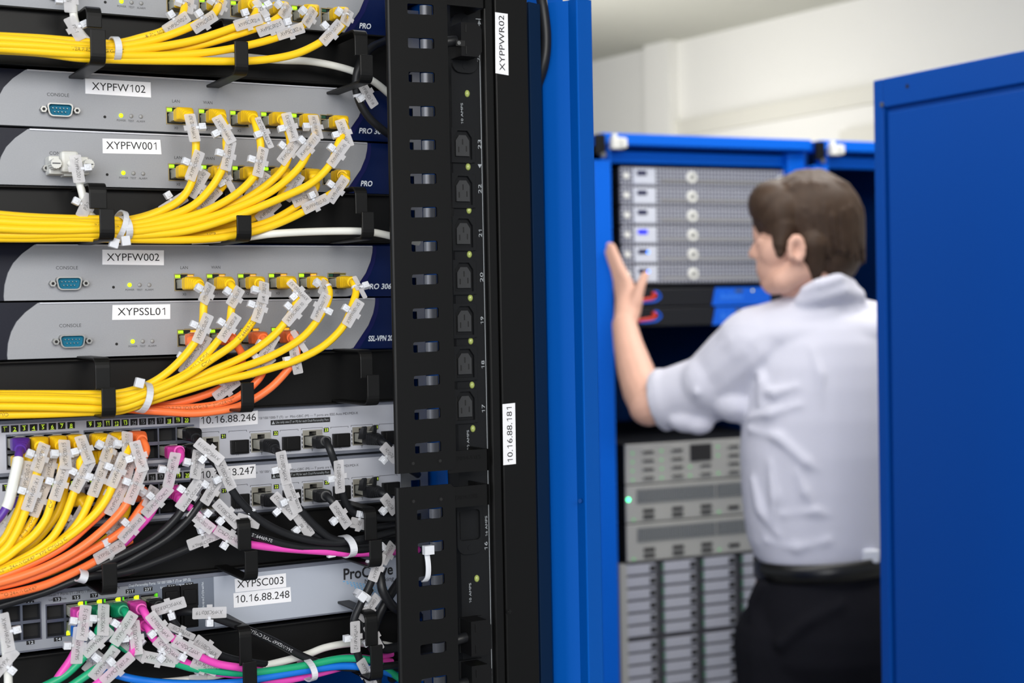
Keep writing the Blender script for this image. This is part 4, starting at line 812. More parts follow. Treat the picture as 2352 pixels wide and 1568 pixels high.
for i, (c_, b_, k_, pts, tg) in enumerate(((2, 13, '246', [(158, 1046, 34), (160, 1066, 36), (150, 1110, 34), (140, 1160, 32), (110, 1210), (60, 1258), (-60, 1300, 30)], (176, 1062, 'XYPSC001/6')), (0, 192, '246', [(258, 1040, 34), (262, 1060, 36), (250, 1100, 36), (232, 1150, 34), (200, 1200), (140, 1250), (40, 1300), (-60, 1330, 34)], (257, 1072, 'XYPSC001/10')), (3, 13, '247', [(188, 1150, 32), (196, 1168, 32), (180, 1200, 30), (140, 1240), (60, 1290), (-60, 1326, 28)], (176, 1196, 'XYPSC002')), (1, 192, '247', [(282, 1142, 32), (292, 1160, 32), (284, 1190, 30), (250, 1232), (190, 1275), (100, 1318), (-60, 1345, 30)], (262, 1225, 'XYPFW102-X4')))):
    cable('half-hidden yellow cable tagged ' + tg[2] + ', behind the fan over the grey switches', YEL, pts, PP2[(k_, b_, c_, 0 if k_ == '246' else 1)], [(*tg, {'ang': 62})], (), GS)
GO2 = 'orange cables of the grey switches'
cable('orange cable tagged XYPSC001-X0', ORA, [(300, 1046, 38), (304, 1062, 42), (290, 1090, 46), (268, 1138), (240, 1170), (204, 1204), (143, 1256), (61, 1299), (0, 1324), (-60, 1344, 52)], T(2, 0, 192), [(296, 1066, 'XYPSC001/0', {'ang': 70}), (269, 1142, 'XYPSC001-X0', {'ang': 64, 'ln': 29, 'lift': 1.2})], (), GO2)
cable('orange cable tagged XYPSSL01-X1, its plug beside the empty ports', ORA, [(330, 1016, 44), (336, 1034, 50), (324, 1062, 54), (314, 1110), (297, 1145), (280, 1172), (237, 1216), (184, 1258), (114, 1297), (41, 1325), (-60, 1352, 56)], T(2, 1, 192), [(319, 1048, 'XYPSC001/0', {'ang': 104, 'rev': 0}), (312, 1113, 'XYPSSL01-X1', {'ang': 68, 'ln': 30})], (), GO2)
cable('orange cable tagged XYPSSL001-X3', ORA, [(328, 1130, 36), (336, 1146, 40), (322, 1168, 44), (296, 1204), (265, 1230), (204, 1266), (143, 1298), (61, 1330), (-60, 1358, 50)], T(2, 1, 192, '247'), [(345, 1142, 'XYPSC002/0', {'ang': 58, 'ln': 20}), (302, 1213, 'XYPSSL001-X3', {'ang': 48, 'ln': 24})], (), GO2)
cable('lowest orange cable, tagged XYPSSL001-X2', ORA, [(300, 1240, 34), (251, 1267, 42), (216, 1290), (163, 1317), (102, 1343), (41, 1359), (-60, 1378, 54)], None, [(251, 1266, 'XYPSSL001-X2', {'ang': 27, 'ln': 26})], [('UP TO 24AWGX4P', .90, True)], GO2)
GM = 'magenta cables of the grey switches'
cable('magenta cable tagged XYPC01CMC1', MAG, [(414, 1036, 42), (414, 1052, 50), (404, 1062, 52), (394, 1080), (388, 1114), (362, 1150), (343, 1184), (318, 1212), (288, 1244, 38), (240, 1285, 28), (120, 1340, 24)], T(4, 0, 192), [(394, 1079, 'XYPSC001/18', {'ang': 80, 'ln': 28}), (361, 1150, 'XYPC01CMC1', {'ang': 50, 'ln': 29})], (), GM)
cable('magenta cable tagged XYPC01CMC2, sweeping right under the black bundle', MAG, [(428, 1160, 40), (444, 1170, 44), (463, 1192, 46), (490, 1212), (527, 1236), (562, 1247), (603, 1254), (664, 1260), (746, 1266, 46), (800, 1270), (880, 1268, 40), (960, 1262, 20)], PP2[('247', 192, 4, 1)], [(462, 1196, 'XYPSC002/18', {'ang': -40, 'rev': 0}), (527, 1233, 'XYPC01CMC2', {'ang': 148, 'rev': 0, 'ln': 27, 'hs': 1})], (), GM)
GK = 'black cables of the grey switches'
cable('black cable tagged XYPSC003/24, crossing the 10.16.88.247 label', BLK, [(452, 1010, 42), (458, 1022, 50), (478, 1044, 56), (497, 1066), (518, 1092), (537, 1132), (583, 1182), (624, 1210), (685, 1234), (766, 1246), (838, 1236, 46), (909, 1219, 36), (960, 1205, 20)], T(5, 1, 192), [(480, 1037, 'XYPSC001/19', {'ang': 139, 'rev': 0, 'ln': 25}), (517.5, 1090, 'XYPSC003/24', {'ang': 116, 'rev': 0, 'ln': 26, 'lift': 1})], (), GK)
cable('black cable tagged A1 XYPBLCC01-20', BLK, [(452, 1038, 40), (458, 1052, 46), (452, 1085, 52), (437, 1130), (418, 1170), (388, 1206), (347, 1239), (286, 1272), (194, 1312), (110, 1346), (-60, 1392, 34)], T(5, 0, 192), [(451, 1067, 'XYPSC001/20', {'ang': 74}), (435, 1135, 'XYPBLCC01-20', {'ang': 56, 'ln': 27, 'two': 'A1'})], (), GK)
cable('black cable between the XYPBLCC01-20 tags, dropping to the lower ring', BLK, [(514, 1066, 34), (500, 1100, 44), (484, 1125, 50), (462, 1152), (434, 1190), (388, 1233), (327, 1270), (269, 1300), (192, 1322), (100, 1354), (-60, 1400, 30)], None, [(487, 1125, 'XYPBLCC01-0', {'ang': 55, 'ln': 25})], (), GK)
cable('black cable tagged B1 XYPBLCC01-20', BLK, [(506, 1180, 30), (503, 1212, 36), (468, 1242, 40), (429, 1260), (367, 1286), (306, 1308), (260, 1318), (194, 1326, 44), (100, 1360), (-60, 1408, 28)], None, [(468, 1238, 'XYPBLCC01-20', {'ang': 20, 'ln': 28, 'two': 'B1'})], (), GK)
cable('black cable tagged XYPSC003/23, printed CMH E164469-FE', BLK, [(470, 1130, 36), (481, 1141, 46), (521, 1182, 50), (554, 1216), (603, 1235), (685, 1256), (766, 1260), (838, 1262, 44), (909, 1250, 34), (960, 1240, 20)], None, [(521.6, 1180, 'XYPSC003/23', {'ang': 134, 'rev': 0, 'ln': 27}), (570, 1196, 'XY', {'ang': -15, 'rev': 0, 'ln': 20, 'lift': 0})], [('CMH E164469-FE', .21, False, .0026)], GK)
cable('black cable tagged XYPSC001/22 and A2 XYPBLCC01-20', BLK, [(636, 1036, 44), (645, 1046, 50), (648, 1070, 52), (660, 1110), (672, 1146), (697, 1178), (727, 1210), (766, 1238), (820, 1242, 46), (909, 1226, 30), (960, 1214, 20)], PP2[('246', 22)], [(651, 1074, 'XYPSC001/22', {'ang': 101, 'rev': 0, 'ln': 27}), (670.6, 1143, 'XYPBLCC01-20', {'ang': 112, 'rev': 0, 'ln': 27, 'two': 'A2'})], (), GK)
cable('black cable tagged B2, from port 22 of the 10.16.88.247 switch', BLK, [(640, 1150, 40), (652, 1162, 44), (675, 1182), (698, 1206), (726, 1230), (766, 1250), (838, 1252, 42), (909, 1236, 30), (960, 1230, 20)], PP2[('247', 22)], [(652, 1162, 'XYPSC002/22', {'ang': 128, 'rev': 0, 'ln': 25}), (696, 1204, 'XYPBLC01-20', {'ang': 124, 'rev': 0, 'ln': 24, 'two': 'B2'})], (), GK)
cable('black cable tagged XYPSC001-23, from port 23 of the 10.16.88.246 switch', BLK, [(750, 1014, 44), (757, 1030, 50), (768, 1060, 50), (779, 1096), (788, 1136), (796, 1160), (815, 1178), (848, 1188), (909, 1190, 34), (960, 1188, 20)], PP2[('246', 23)], [(779, 1094, 'XYPSC001-23', {'ang': 97, 'rev': 0, 'ln': 28, 'hs': 1})], (), GK)
cable('black cable tagged XYPSC002/0, from port 23 of the 10.16.88.247 switch', BLK, [(752, 1140, 44), (764, 1152, 48), (783, 1182, 48), (808, 1204), (840, 1212), (909, 1206, 30), (960, 1202, 20)], PP2[('247', 23)], [(782, 1182, 'XYPSC002/0', {'ang': 126, 'rev': 0, 'ln': 26}), (823, 1202, '/23', {'ang': -12, 'rev': 0, 'ln': 17})], (), GK)
for k, dy, nm in (('246', 0, 'upper'), ('247', 118, 'lower')):
    r_ = cable('black cable with an eared plug in port 24 of the ' + nm + ' stacked grey switch', BLK, [(878, 1014+dy, 40), (892, 1024+dy, 42), (908, 1042+dy, 40), (925, 1066+dy, 28), (960, 1090+dy, 10)], PP2[(k, 24)], [(894, 1040+dy, 'PC0/24', {'ang': 135 if k == '246' else 130, 'rev': 0, 'ln': 20})], (), GK)
    for s, p in ((0, (832, 990+dy)), (1, (855, 988+dy))):
        c = PX(*p, 15); g = MB(); g.prism([c+V((-.0016, .006, -.007)), c+V((-.0016, -.004, -.0065)), c+V((-.0016, -.007, .0035)), c+V((-.0016, -.0045, .0045)), c+V((-.0016, .002, .001))], (.0032, 0, 0)); g.build('latch_ear', BLK, r_, .0006)
tie(795, 1254, 22, 28, 58, 'white cable tie around the black bundle above the XYPSC003 switch', 6, (760, 1269, 44), 6)
tie(186, 1322, 12, 40, 56, 'white cable tie around the black cables beside the lower ring', -20, None, 6)
# --- power cords right of the lowest switch
GP = 'thick black cords beside the lowest switch'
cable('black cord tagged XYPBLC01/5, with two white tie heads', BLK, [(905, 1235, 30), (884, 1258, 44), (866, 1302, 50), (848, 1346), (828, 1387), (813, 1424), (814, 1462), (822, 1503), (834, 1536), (850, 1580, 44)], None, [(890, 1270, 'XYPPWR02/6', {'ang': 48, 'ln': 22}), (865.5, 1302, 'XYPBLC01/5', {'ang': 68, 'ln': 24, 'rev': 1, 'hs': 1}), (815.5, 1462, 'XYPSAN01/2', {'ang': -88, 'rev': 0, 'ln': 26, 'hs': -1}), (842, 1545, 'XYPPWR02/1', {'ang': -62, 'rev': 0, 'ln': 26})], (), GP, .0032, name='power_cable')
cable('thickest black cord, curving right behind the short bracket under a tag', BLK, [(868, 1300, 40), (873, 1323, 46), (879, 1356, 50), (899, 1388, 48), (920, 1402, 36), (960, 1412, 12)], None, (), (), GP, .0040, name='power_cable')
cable('black cord looping low and back up behind the short bracket', BLK, [(945, 1296, 20), (915, 1338, 30), (885, 1384, 34), (866, 1422), (860, 1454), (878, 1488), (917, 1484, 30), (960, 1470, 12)], None, (), (), GP, .0040, name='power_cable')
cable('black cord tagged XYPPADR01, passing behind the lowest ring', BLK, [(850, 1352, 36), (834, 1380, 40), (831, 1421), (838, 1452), (852, 1483), (866, 1514), (868, 1545), (866, 1600, 40)], None, [(848, 1395, 'XYPPADR01', {'ang': 54, 'ln': 25, 'rev': 0}), (858, 1464, 'XYPPWR/5', {'ang': -62, 'rev': 0, 'ln': 25, 'hs': -1})], (), GP, .0034, name='power_cable')
tie(832, 1368, 14, 36, 56, 'small white cable tie joining two cords above the lowest ring', 50, (831, 1370, 60))
# --- cables of the lowest switch
Q = lambda c, r: PP3[('B', c, r)]
GL = 'cables of the switch labelled XYPSC003'
cable('magenta cable tagged XYPSC003-15 and SALSANSM02-M', MAG, [(190, 1412, 44), (196, 1428, 48), (184, 1470, 48), (163, 1513), (133, 1556), (100, 1610, 44)], Q(1, 1), [(192, 1430, 'XYPSC003-15', {'ang': 76, 'ln': 27}), (178.6, 1481, 'SALSANSM02-M', {'ang': 86, 'ln': 28, 'hs': 1})], (), GL)
cable('blue cable in the lower port beneath the XYPSC003-15 tag', BLU, [(178, 1446, 40), (186, 1470, 36), (205, 1500, 30), (240, 1536, 32), (282, 1553, 40), (347, 1565), (440, 1570), (554, 1566, 46), (600, 1557), (705, 1539), (787, 1529), (850, 1534, 40), (930, 1556, 20)], Q(1, 0), [(214, 1520, 'XY', {'ang': 50, 'ln': 18})], (), GL)
cable('green cable tagged XYPPWR01-M', GRN, [(236, 1408, 42), (240, 1424, 46), (226, 1446, 48), (221, 1474), (190, 1511), (150, 1549), (90, 1582, 46)], Q(2, 1), [(237, 1423.5, 'XYPSC003/17', {'ang': 80, 'ln': 25}), (223.5, 1473, 'XYPPWR01-M', {'ang': 45, 'ln': 27})], (), GL)
cable('green cable tagged XYPPWR03-A', GRN, [(288, 1404, 44), (294, 1420, 50), (282, 1446, 52), (266, 1478), (240, 1520), (208, 1544), (150, 1584, 48)], Q(3, 1), [(284, 1443, 'XYPSC003/19', {'ang': 56, 'ln': 27}), (239, 1522, 'XYPPWR03-A', {'ang': 52, 'ln': 28})], (), GL)
cable('green cable tagged XYPPWR02-M, running right through the low ring', GRN, [(255, 1432, 26), (262, 1466, 28), (290, 1490, 36), (330, 1506, 44), (402, 1522, 46), (440, 1533), (501, 1541), (554, 1545), (595, 1543), (701, 1528), (787, 1512), (850, 1516, 42), (900, 1545, 30), (960, 1590, 10)], None, [(310, 1492, 'XYPSC003/18', {'ang': -40, 'ln': 24, 'lift': 0}), (365, 1513, 'XYPPWR02-M', {'ang': -10, 'rev': 0, 'ln': 27})], (), GL)
cable('magenta cable tagged XYPZXS01-M, from the rightmost bright plug', MAG, [(330, 1402, 46), (340, 1420, 50), (367, 1444, 52), (400, 1468), (431, 1490), (465, 1510), (500, 1524), (554, 1533, 50), (600, 1540, 36), (700, 1530, 28), (800, 1510, 24), (900, 1520, 16)], Q(4, 1), [(367, 1440, 'XYPSC003/21', {'ang': 128, 'rev': 0, 'ln': 27}), (430.6, 1488, 'XYPZXS01-M', {'ang': 152, 'rev': 0, 'ln': 26})], (), GL)
cable('magenta cable tagged XYPSC003-22', MAG, [(340, 1440, 44), (350, 1462, 48), (385, 1492, 48), (420, 1518), (480, 1540), (554, 1551, 40), (640, 1562), (705, 1552), (790, 1530, 30), (900, 1500, 16)], Q(4, 0), [(386, 1492, 'XYPSC003-22', {'ang': 140, 'rev': 0, 'ln': 27}), (470, 1530, 'XYP-MANAGE', {'ang': -22, 'rev': 0, 'ln': 24})], (), GL)
cable('magenta cable tagged XYPCJT001-A', MAG, [(280, 1440, 42), (296, 1448, 46), (306, 1470, 48), (304, 1498, 52), (268, 1534, 54), (236, 1560), (190, 1596, 52)], Q(3, 0), [(311, 1464, 'XYPSC003/20', {'ang': 92, 'ln': 26}), (269, 1535, 'XYPCJT001-A', {'ang': 42, 'ln': 29, 'lift': 2.5})], (), GL)
cable('black cable tagged XYPSC001/19, from the rightmost port of the lowest switch', BLK, [(368, 1392, 40), (384, 1400, 46), (404, 1436, 48), (436, 1466), (475, 1490), (526, 1511), (570, 1520, 40), (650, 1530, 26)], Q(5, 1), [(388, 1392, 'XYPSC003/23', {'ang': 202, 'rev': 0, 'ln': 26}), (416, 1450, 'XYPBLC03/', {'ang': 155, 'rev': 0, 'ln': 25, 'wid': 5}), (475, 1487, 'XYPSC001/19', {'ang': 143, 'rev': 0, 'ln': 26})], (), GL)
cable('black cable tagged XYPSC002/19, printed 24AWGX4P TYPE', BLK, [(384, 1412, 24), (430, 1404, 40), (470, 1410, 46), (501, 1421), (562, 1443), (624, 1470), (705, 1511), (766, 1529), (817, 1534), (880, 1530, 38), (960, 1520, 16)], None, [(481, 1407, 'XYPSC002/19', {'ang': 183, 'rev': 0, 'ln': 27, 'hs': 1, 'lift': 1})], [('24AWGX4P TYPE CM(UL)', .46, True, .0026), ('VERIFIED CABLE', .66, True)], GL)
cable('white cable arching over the green and blue ones, low in the rack', WHT, [(300, 1572, 20), (420, 1562, 26), (520, 1546, 30), (595, 1531, 34), (701, 1504), (746, 1487), (807, 1477), (879, 1480), (930, 1492, 18)], None, [(455, 1560, '', {'ang': 10, 'ln': 14})], (), None)
tie(706, 1537, 22, 26, 56, 'white cable tie around the green and blue cables, lowest in view', 8)
cable('white cable with two tags at the lower edge of the frame, beside the empty ports', WHT, [(-30, 1420, 60), (4, 1450, 64), (14, 1500, 64), (18, 1540), (20, 1600, 64)], None, [(13, 1452, 'XYPPWR02/A', {'ang': -80, 'rev': 0, 'ln': 28}), (8, 1524, 'XYPX', {'ang': 50, 'ln': 25, 'hs': -1})], (), None)
# ================================================================== FAR CABINETS
def bx(mb, px0, py0, px1, py1, d0, d1, mi=0):
    """box whose front face spans the pixels at d0 metres before the far cabinets, going back to d1"""
    a, b = BG(px0, py0, d0), BG(px1, py1, d0); ua, ub = (a-BO).dot(BU), (b-BO).dot(BU)
    return bu(mb, ua, ub, b.z, a.z, d0, d1, mi)
def bu(mb, u0, u1, z0, z1, d0, d1, mi=0):
    c = BO+BU*((u0+u1)/2)+BN*((d0+d1)/2); c.z = (z0+z1)/2
    return mb.obox(c, BU*((u1-u0)/2), BN*((d0-d1)/2), V((0, 0, (z1-z0)/2)), mi)
U_ = lambda px, py=500, d=0: (BG(px, py, d)-BO).dot(BU)
Z_ = lambda px, py, d=0: BG(px, py, d).z
bluef = mat('cabinet_blue_far', (0, 98, 214), .5, spec=.15); darkin = mat('cabinet_interior', (10, 14, 24), .7)
latchw = mat('white_latch', (226, 226, 220), .5)
ZT = EYE+.398
def far_cabinet(label, uo):
    root = thing('server_cabinet', label, 'server cabinet', tuple(V((BO+BU*uo).xy.to_3d())), 'far blue server cabinets')
    g = MB(); bu(g, uo-.044, uo-.002, .03, ZT-.062, .006, -.05); bu(g, uo-.002, uo+.003, .03, ZT-.03, .0, -.045); g.build('frame_post', bluef, root, .003)
    g = MB(); bu(g, uo+.497, uo+.545, .03, ZT-.03, -.03, -.06); g.build('frame_post', bluef, root, .003)
    g = MB(); bu(g, uo-.02, uo+.545, ZT-.026, ZT, .0, -.06); g.build('top_beam', bluef, root, .003)
    g = MB(); bu(g, uo+.012, uo+.497, ZT-.062, ZT-.034, -.05, -.075); g.build('upper_rail', bluef, root, .003)
    g = MB(); bu(g, uo-.03, uo+.545, ZT-.004, ZT, -.06, -.95); bu(g, uo-.03, uo+.545, 0, .03, 0, -.95); bu(g, uo-.03, uo+.545, .03, ZT-.004, -.93, -.95); bu(g, uo+.532, uo+.545, .03, ZT-.004, -.06, -.93); bu(g, uo-.03, uo-.016, .03, ZT-.004, -.06, -.93); g.build('shell', blued, root)
    g = MB(); bu(g, uo+.002, uo+.022, .03, ZT-.08, -.045, -.07); g.build('mounting_rail', darkin, root); g = MB(); bu(g, uo+.485, uo+.505, .03, ZT-.08, -.065, -.09); g.build('mounting_rail', darkin, root)
    g = MB(); bu(g, uo-.040, uo-.018, ZT-.050, ZT-.006, .016, 0); g.cyl(BO+BU*(uo-.024)+BN*.017-V((0, 0, .052)), BO+BU*(uo-.024)+BN*.006-V((0, 0, .052)), .006, mi=1); g.build('door_hinge', [blackp, metal], root, .002)
    g = MB(); bu(g, uo-.002, uo+.030, ZT-.038, ZT-.012, .020, 0); bu(g, uo+.002, uo+.014, ZT-.012, ZT-.003, .014, 0); bu(g, uo+.018, uo+.031, ZT-.036, ZT-.014, .028, .02); g.build('door_latch', latchw, root, .003)
    return root
far_cabinet('far blue cabinet full of servers, which the man in the white shirt reaches into', 0)
far_cabinet('far blue cabinet with an empty dark top, behind the man\'s head', .5905)
# perforated bezel material
def perf(name, base, hole, sx, sz):
    if name in MATS: return MATS[name]
    m = mat(name, base, .4, .4); nt = m.node_tree; b = nt.nodes['Principled BSDF']; tc = nt.nodes.new('ShaderNodeTexCoord'); sep = nt.nodes.new('ShaderNodeSeparateXYZ'); nt.links.new(tc.outputs['Object'], sep.inputs[0])
    def mth(op, a, v=None, c=None):
        n = nt.nodes.new('ShaderNodeMath'); n.operation = op
        for i, x in enumerate((a, v)):
            if x is None: continue
            if isinstance(x, (int, float)): n.inputs[i].default_value = x
            else: nt.links.new(x, n.inputs[i])
        return n.outputs[0]
    fx = mth('SUBTRACT', mth('FRACT', mth('MULTIPLY', sep.outputs[0], 1/sx)), .5); fz = mth('SUBTRACT', mth('FRACT', mth('MULTIPLY', sep.outputs[2], 1/sz)), .5)
    r = mth('SQRT', mth('ADD', mth('POWER', mth('ABSOLUTE', fx), 2.0), mth('POWER', mth('ABSOLUTE', fz), 2.0))); k = mth('LESS_THAN', r, .33)
    mx = nt.nodes.new('ShaderNodeMix'); mx.data_type = 'RGBA'; mx.inputs[6].default_value = (*lin(base), 1); mx.inputs[7].default_value = (*lin(hole), 1)
    nt.links.new(k, mx.inputs[0]); nt.links.new(mx.outputs[2], b.inputs['Base Color']); return m
bez = perf('perforated_bezel', (186, 188, 200), (36, 38, 46), .0092, .0092); grille = perf('fine_grille', (150, 154, 156), (50, 52, 56), .006, .006)
disp = mat('display_frame_white', (212, 216, 226), .4); lcd = mat('lcd_dark_blue', (24, 26, 70), .3); lcdb = mat('lcd_lit_blue', (30, 40, 220), .3, emit=.5)
bled = mat('blue_led', (60, 130, 255), .4, emit=5); gl2 = mat('green_led_far', (40, 210, 90), .4, emit=1.1); gl3 = mat('bright_green_led', (70, 255, 170), .4, emit=7); yl2 = mat('yellow_green_led', (220, 220, 30), .4, emit=1.2)
sil2 = mat('server_silver', (186, 186, 182), .4, .25); darkslot = mat('dark_slot', (34, 34, 36), .6); knobm = mat('knob_pale', (238, 238, 230), .4)
DS = -.05
ORD = ['topmost', 'second', 'third', 'fourth', 'fifth', 'lowest']
su0, su1 = U_(1427, 520, DS), U_(1427, 520, DS)+.447
zs0, zs1 = Z_(1500, 384, DS), Z_(1500, 653, DS); pitch = (zs0-zs1)/6
def bcyl(g, px, py, d0, d1, r, mi=0, n=16, r2=None):
    c = BG(px, py, d0); g.cyl(c-BN*(d0-d1), c, r, r2, n, mi)
for i in range(6):
    zt = zs0-pitch*i; zb = zt-pitch+.0016; root = thing('rack_server', ORD[i]+' of the six slim servers with perforated fronts in the far cabinet'+(', blue light lit' if i > 3 else ''), 'server', tuple(BO+BU*.2+BN*(-.4)+V((0, 0, zb-BO.z))), 'slim perforated servers')
    g = MB(); bu(g, su0, su1, zb+.001, zt-.001, DS-.01, -.75); g.build('chassis', darkin, root)
    g = MB(); bu(g, su0, su1, zb, zt, DS, DS-.011); g.build('bezel', bez, root, .002)
    for k in range(1): g2 = MB(); bu(g2, su0+.105, su0+.40, zb+.010, zb+.015, DS+.001, DS-.002); g2.build('bezel_bar', mat('bezel_bar_grey', (150, 148, 142), .4, .3), root)
    yy = (zt+zb)/2; g = MB(); c = BO+BU*(su0+.0125)+BN*(DS+.006); c.z = yy+.001; g.cyl(c-BN*.008, c, .0075); g.build('thumbscrew', knobm, root)
    q = MB(); bu(q, su0+.032, su0+.0905, zb+.004, zt-.003, DS+.004, DS-.004); dp = q.build('display_frame', disp, root, .002)
    q = MB(); bu(q, su0+.041, su0+.066, yy+.002, yy+.013, DS+.005, DS+.002); q.build('screen', lcdb if i == 3 else lcd, dp)
    if i > 3: q = MB(); c = BO+BU*(su0+.0655)+BN*(DS+.006); c.z = yy+.006; q.cyl(c-BN*.003, c, .0026); q.build('power_light', bled, dp)
    g = MB(); c = BO+BU*(su0+.188)+BN*(DS+.005); c.z = yy; g.cyl(c-BN*.006, c, .0145, .0125, 22); g.cyl(c, c+BN*.001, .006, .005, 16, 1); g.build('round_badge', [knobm, metal], root)
    g = MB(); c = BO+BU*(su1-.0125)+BN*(DS+.006); c.z = yy+.001; g.cyl(c-BN*.008, c, .0075); g.build('thumbscrew', knobm, root)
# two dark appliances with blue badges
redm = mat('swoosh_red', (226, 60, 40), .4); blu2 = mat('badge_blue', (0, 98, 226), .35); scr = mat('badge_script', (70, 150, 250), .4)
for i, (y0, y1) in enumerate(((660, 702), (704.5, 747))):
    zt, zb = Z_(1600, y0, DS), Z_(1600, y1, DS); root = thing('network_appliance', ['upper', 'lower'][i]+' of two black appliances with red and blue emblem and blue badge', 'network device', tuple(BO+BU*.2+BN*(-.4)+V((0, 0, zb-BO.z))), 'black appliances with blue badges')
    g = MB(); bu(g, su0, su1-.01, zb, zt, DS-.004, -.6); g.build('chassis', darkin, root)
    g = MB(); bu(g, su0, su1-.01, zb, zt, DS, DS-.006); g.build('front_panel', perf('black_grille', (40, 41, 46), (18, 18, 20), .005, .005), root, .002)
    g = MB(); b0, b1 = U_(1634, 680, DS), U_(1768, 680, DS); P = lambda u, z: BO+BU*u+BN*(DS+.003)+V((0, 0, z-BO.z)); sl = .010
    g.prism([P(b0, zb), P(b1, zb), P(b1, zt-.001), P(b0+sl, zt-.001)], -BN*.004, 0)
    for k in range(9): u = b0+.022+k*.0072; h = .010+(.006 if k in (0, 3, 5) else 0); g.prism([P(u, zb+.014), P(u+.0022, zb+.014), P(u+.0022+h*.4, zb+.014+h), P(u+h*.4, zb+.014+h)], BN*.0004, 1)
    bu(g, b0+.064, b0+.085, zt-.012, zt-.006, DS+.0034, DS+.003, 2); bd = g.build('badge', [blu2, scr, mat('badge_window', (70, 80, 60), .4)], root)
    q = MB(); c = P(U_(1727, (y0+y1)/2, DS), zt-.009); q.cyl(c, c+BN*.001, .0024); q.build('status_light', yl2, bd)
    g = MB(); z0 = zb+.010; u0 = su0+.036
    for pts, mi, th in (([(0, .004), (.02, .006), (.042, .010), (.048, .018), (.040, .021)], 0, .0042), ([(.006, .0), (.03, .0), (.052, .004), (.062, .013), (.055, .023), (.046, .025)], 1, .0026)):
        pp = crom([P(u0+a, z0+b) for a, b in pts], .002); g.sweep(pp, frames(pp), lambda k, t=th: circ(t, 8), 8, mi)
    g.build('emblem', [redm, blu2], root)
# empty shelf space, then storage servers: slopes follow the cabinet, so only depth and height are needed
def ledb(g, px, py, r=.0016, mi=0, d=None):
    d = DS if d is None else d; c = BG(px, py, d+.002); g.cyl(c-BN*.003, c, r, n=10, mi=mi)
root = thing('storage_server', 'grey storage server with rows of green lights, below the empty shelf space', 'server', tuple(BO+BU*.2+BN*(-.4)+V((0, 0, Z_(1430, 1116, DS)-BO.z))), 'grey wide servers of the far cabinet')
def z45(y): return Z_(1430, y, DS)
zt, zb = z45(1022), z45(1114)
g = MB(); bu(g, su0, su1, zb, zt, DS-.004, -.7); g.build('chassis', darkin, root); g = MB(); bu(g, su0, su1, zb, zt, DS, DS-.006); g.build('front_panel', sil2, root, .002)
def zoom2(x, y): return 1340+x/3.267, 680+y/3.267
def zoom3(x, y): return 1340+x/3.267, 1088+y/3.267
rows = 4; h = (zt-zb-.012)/4
for c_, px in enumerate((1475, 1542, 1607, 1672)):
    for r in range(4):
        u = U_(px, 1060, DS); z = zt-.008-h*(r+.5)
        if (c_ == 2 and r < 2): continue
        if c_ == 3 and r == 9: continue
        g = MB(); bu(g, u, u+.031, z-.005, z+.005, DS+.003, DS-.002); bu(g, u+.002, u+.029, z-.0036, z+.0018, DS+.0034, DS+.003, 1); g.build('drive_bay', [sil2, darkslot], root, .001)
g = MB(); u = U_(1585, 1040, DS); bu(g, u, u+.058, zt-.008-2*h, zt-.008, DS+.002, DS-.002); g.build('drive_blank', darkslot, root)
for x, y in ((370, 1178), (370, 1245), (371, 1312), (372, 1380), (588, 1160), (588, 1228), (590, 1295), (590, 1363), (803, 1280), (803, 1347), (1012, 1130), (1012, 1195), (1015, 1328)):
    g = MB(); ledb(g, *zoom2(x, y)); g.build('activity_light', gl2, root)
for k, (ya, yb) in enumerate(((1117, 1203), (1206, 1293))):
    zt, zb = z45(ya), z45(yb); root = thing('storage_server', ['grey server with a bright green power light, above a similar one', 'grey server with fine grille, directly above the drive arrays'][k], 'server', tuple(BO+BU*.2+BN*(-.4)+V((0, 0, zb-BO.z))), 'grey wide servers of the far cabinet')
    g = MB(); bu(g, su0, su1, zb, zt, DS-.004, -.7); g.build('chassis', darkin, root); g = MB(); bu(g, su0, su1, zb, zt, DS, DS-.006); g.build('front_panel', sil2, root, .002)
    for q in range(2):
        g = MB(); bu(g, su0+.028+q*.215, su0+.238+q*.200, zt-.042, zt-.010, DS+.002, DS-.002); g.build('grille', grille, root)
    for px in (1477, 1544, 1610, 1673):
        u = U_(px, 1180, DS)
        for r in range(2):
            if px == 1673 and r: continue
            z = zb+.022-r*.014+(.004 if px != 1673 else -.004); g = MB(); bu(g, u, u+.029, z-.0042, z+.0042, DS+.003, DS-.002); g.build('drive_slot', darkslot, root, .001)
    if k == 0: g = MB(); ledb(g, 1444, 1147.5, .0034); g.build('power_light', gl3, root)
    for p in ((378, 345), (1020, 285)) if k == 0 else ((380, 640), (1023, 568)):
        g = MB(); ledb(g, *zoom3(*p)); g.build('activity_light', gl2, root)
carr = mat('drive_carrier_grey', (190, 192, 204), .4, .2)
cu = [(U_(1432, 1400, DS), U_(1517, 1400, DS)), (U_(1522, 1400, DS), U_(1609, 1400, DS)), (U_(1614, 1400, DS), U_(1698, 1400, DS))]; cw = cu[1][1]-cu[1][0]; cu.append((U_(1704, 1400, DS), U_(1704, 1400, DS)+cw))
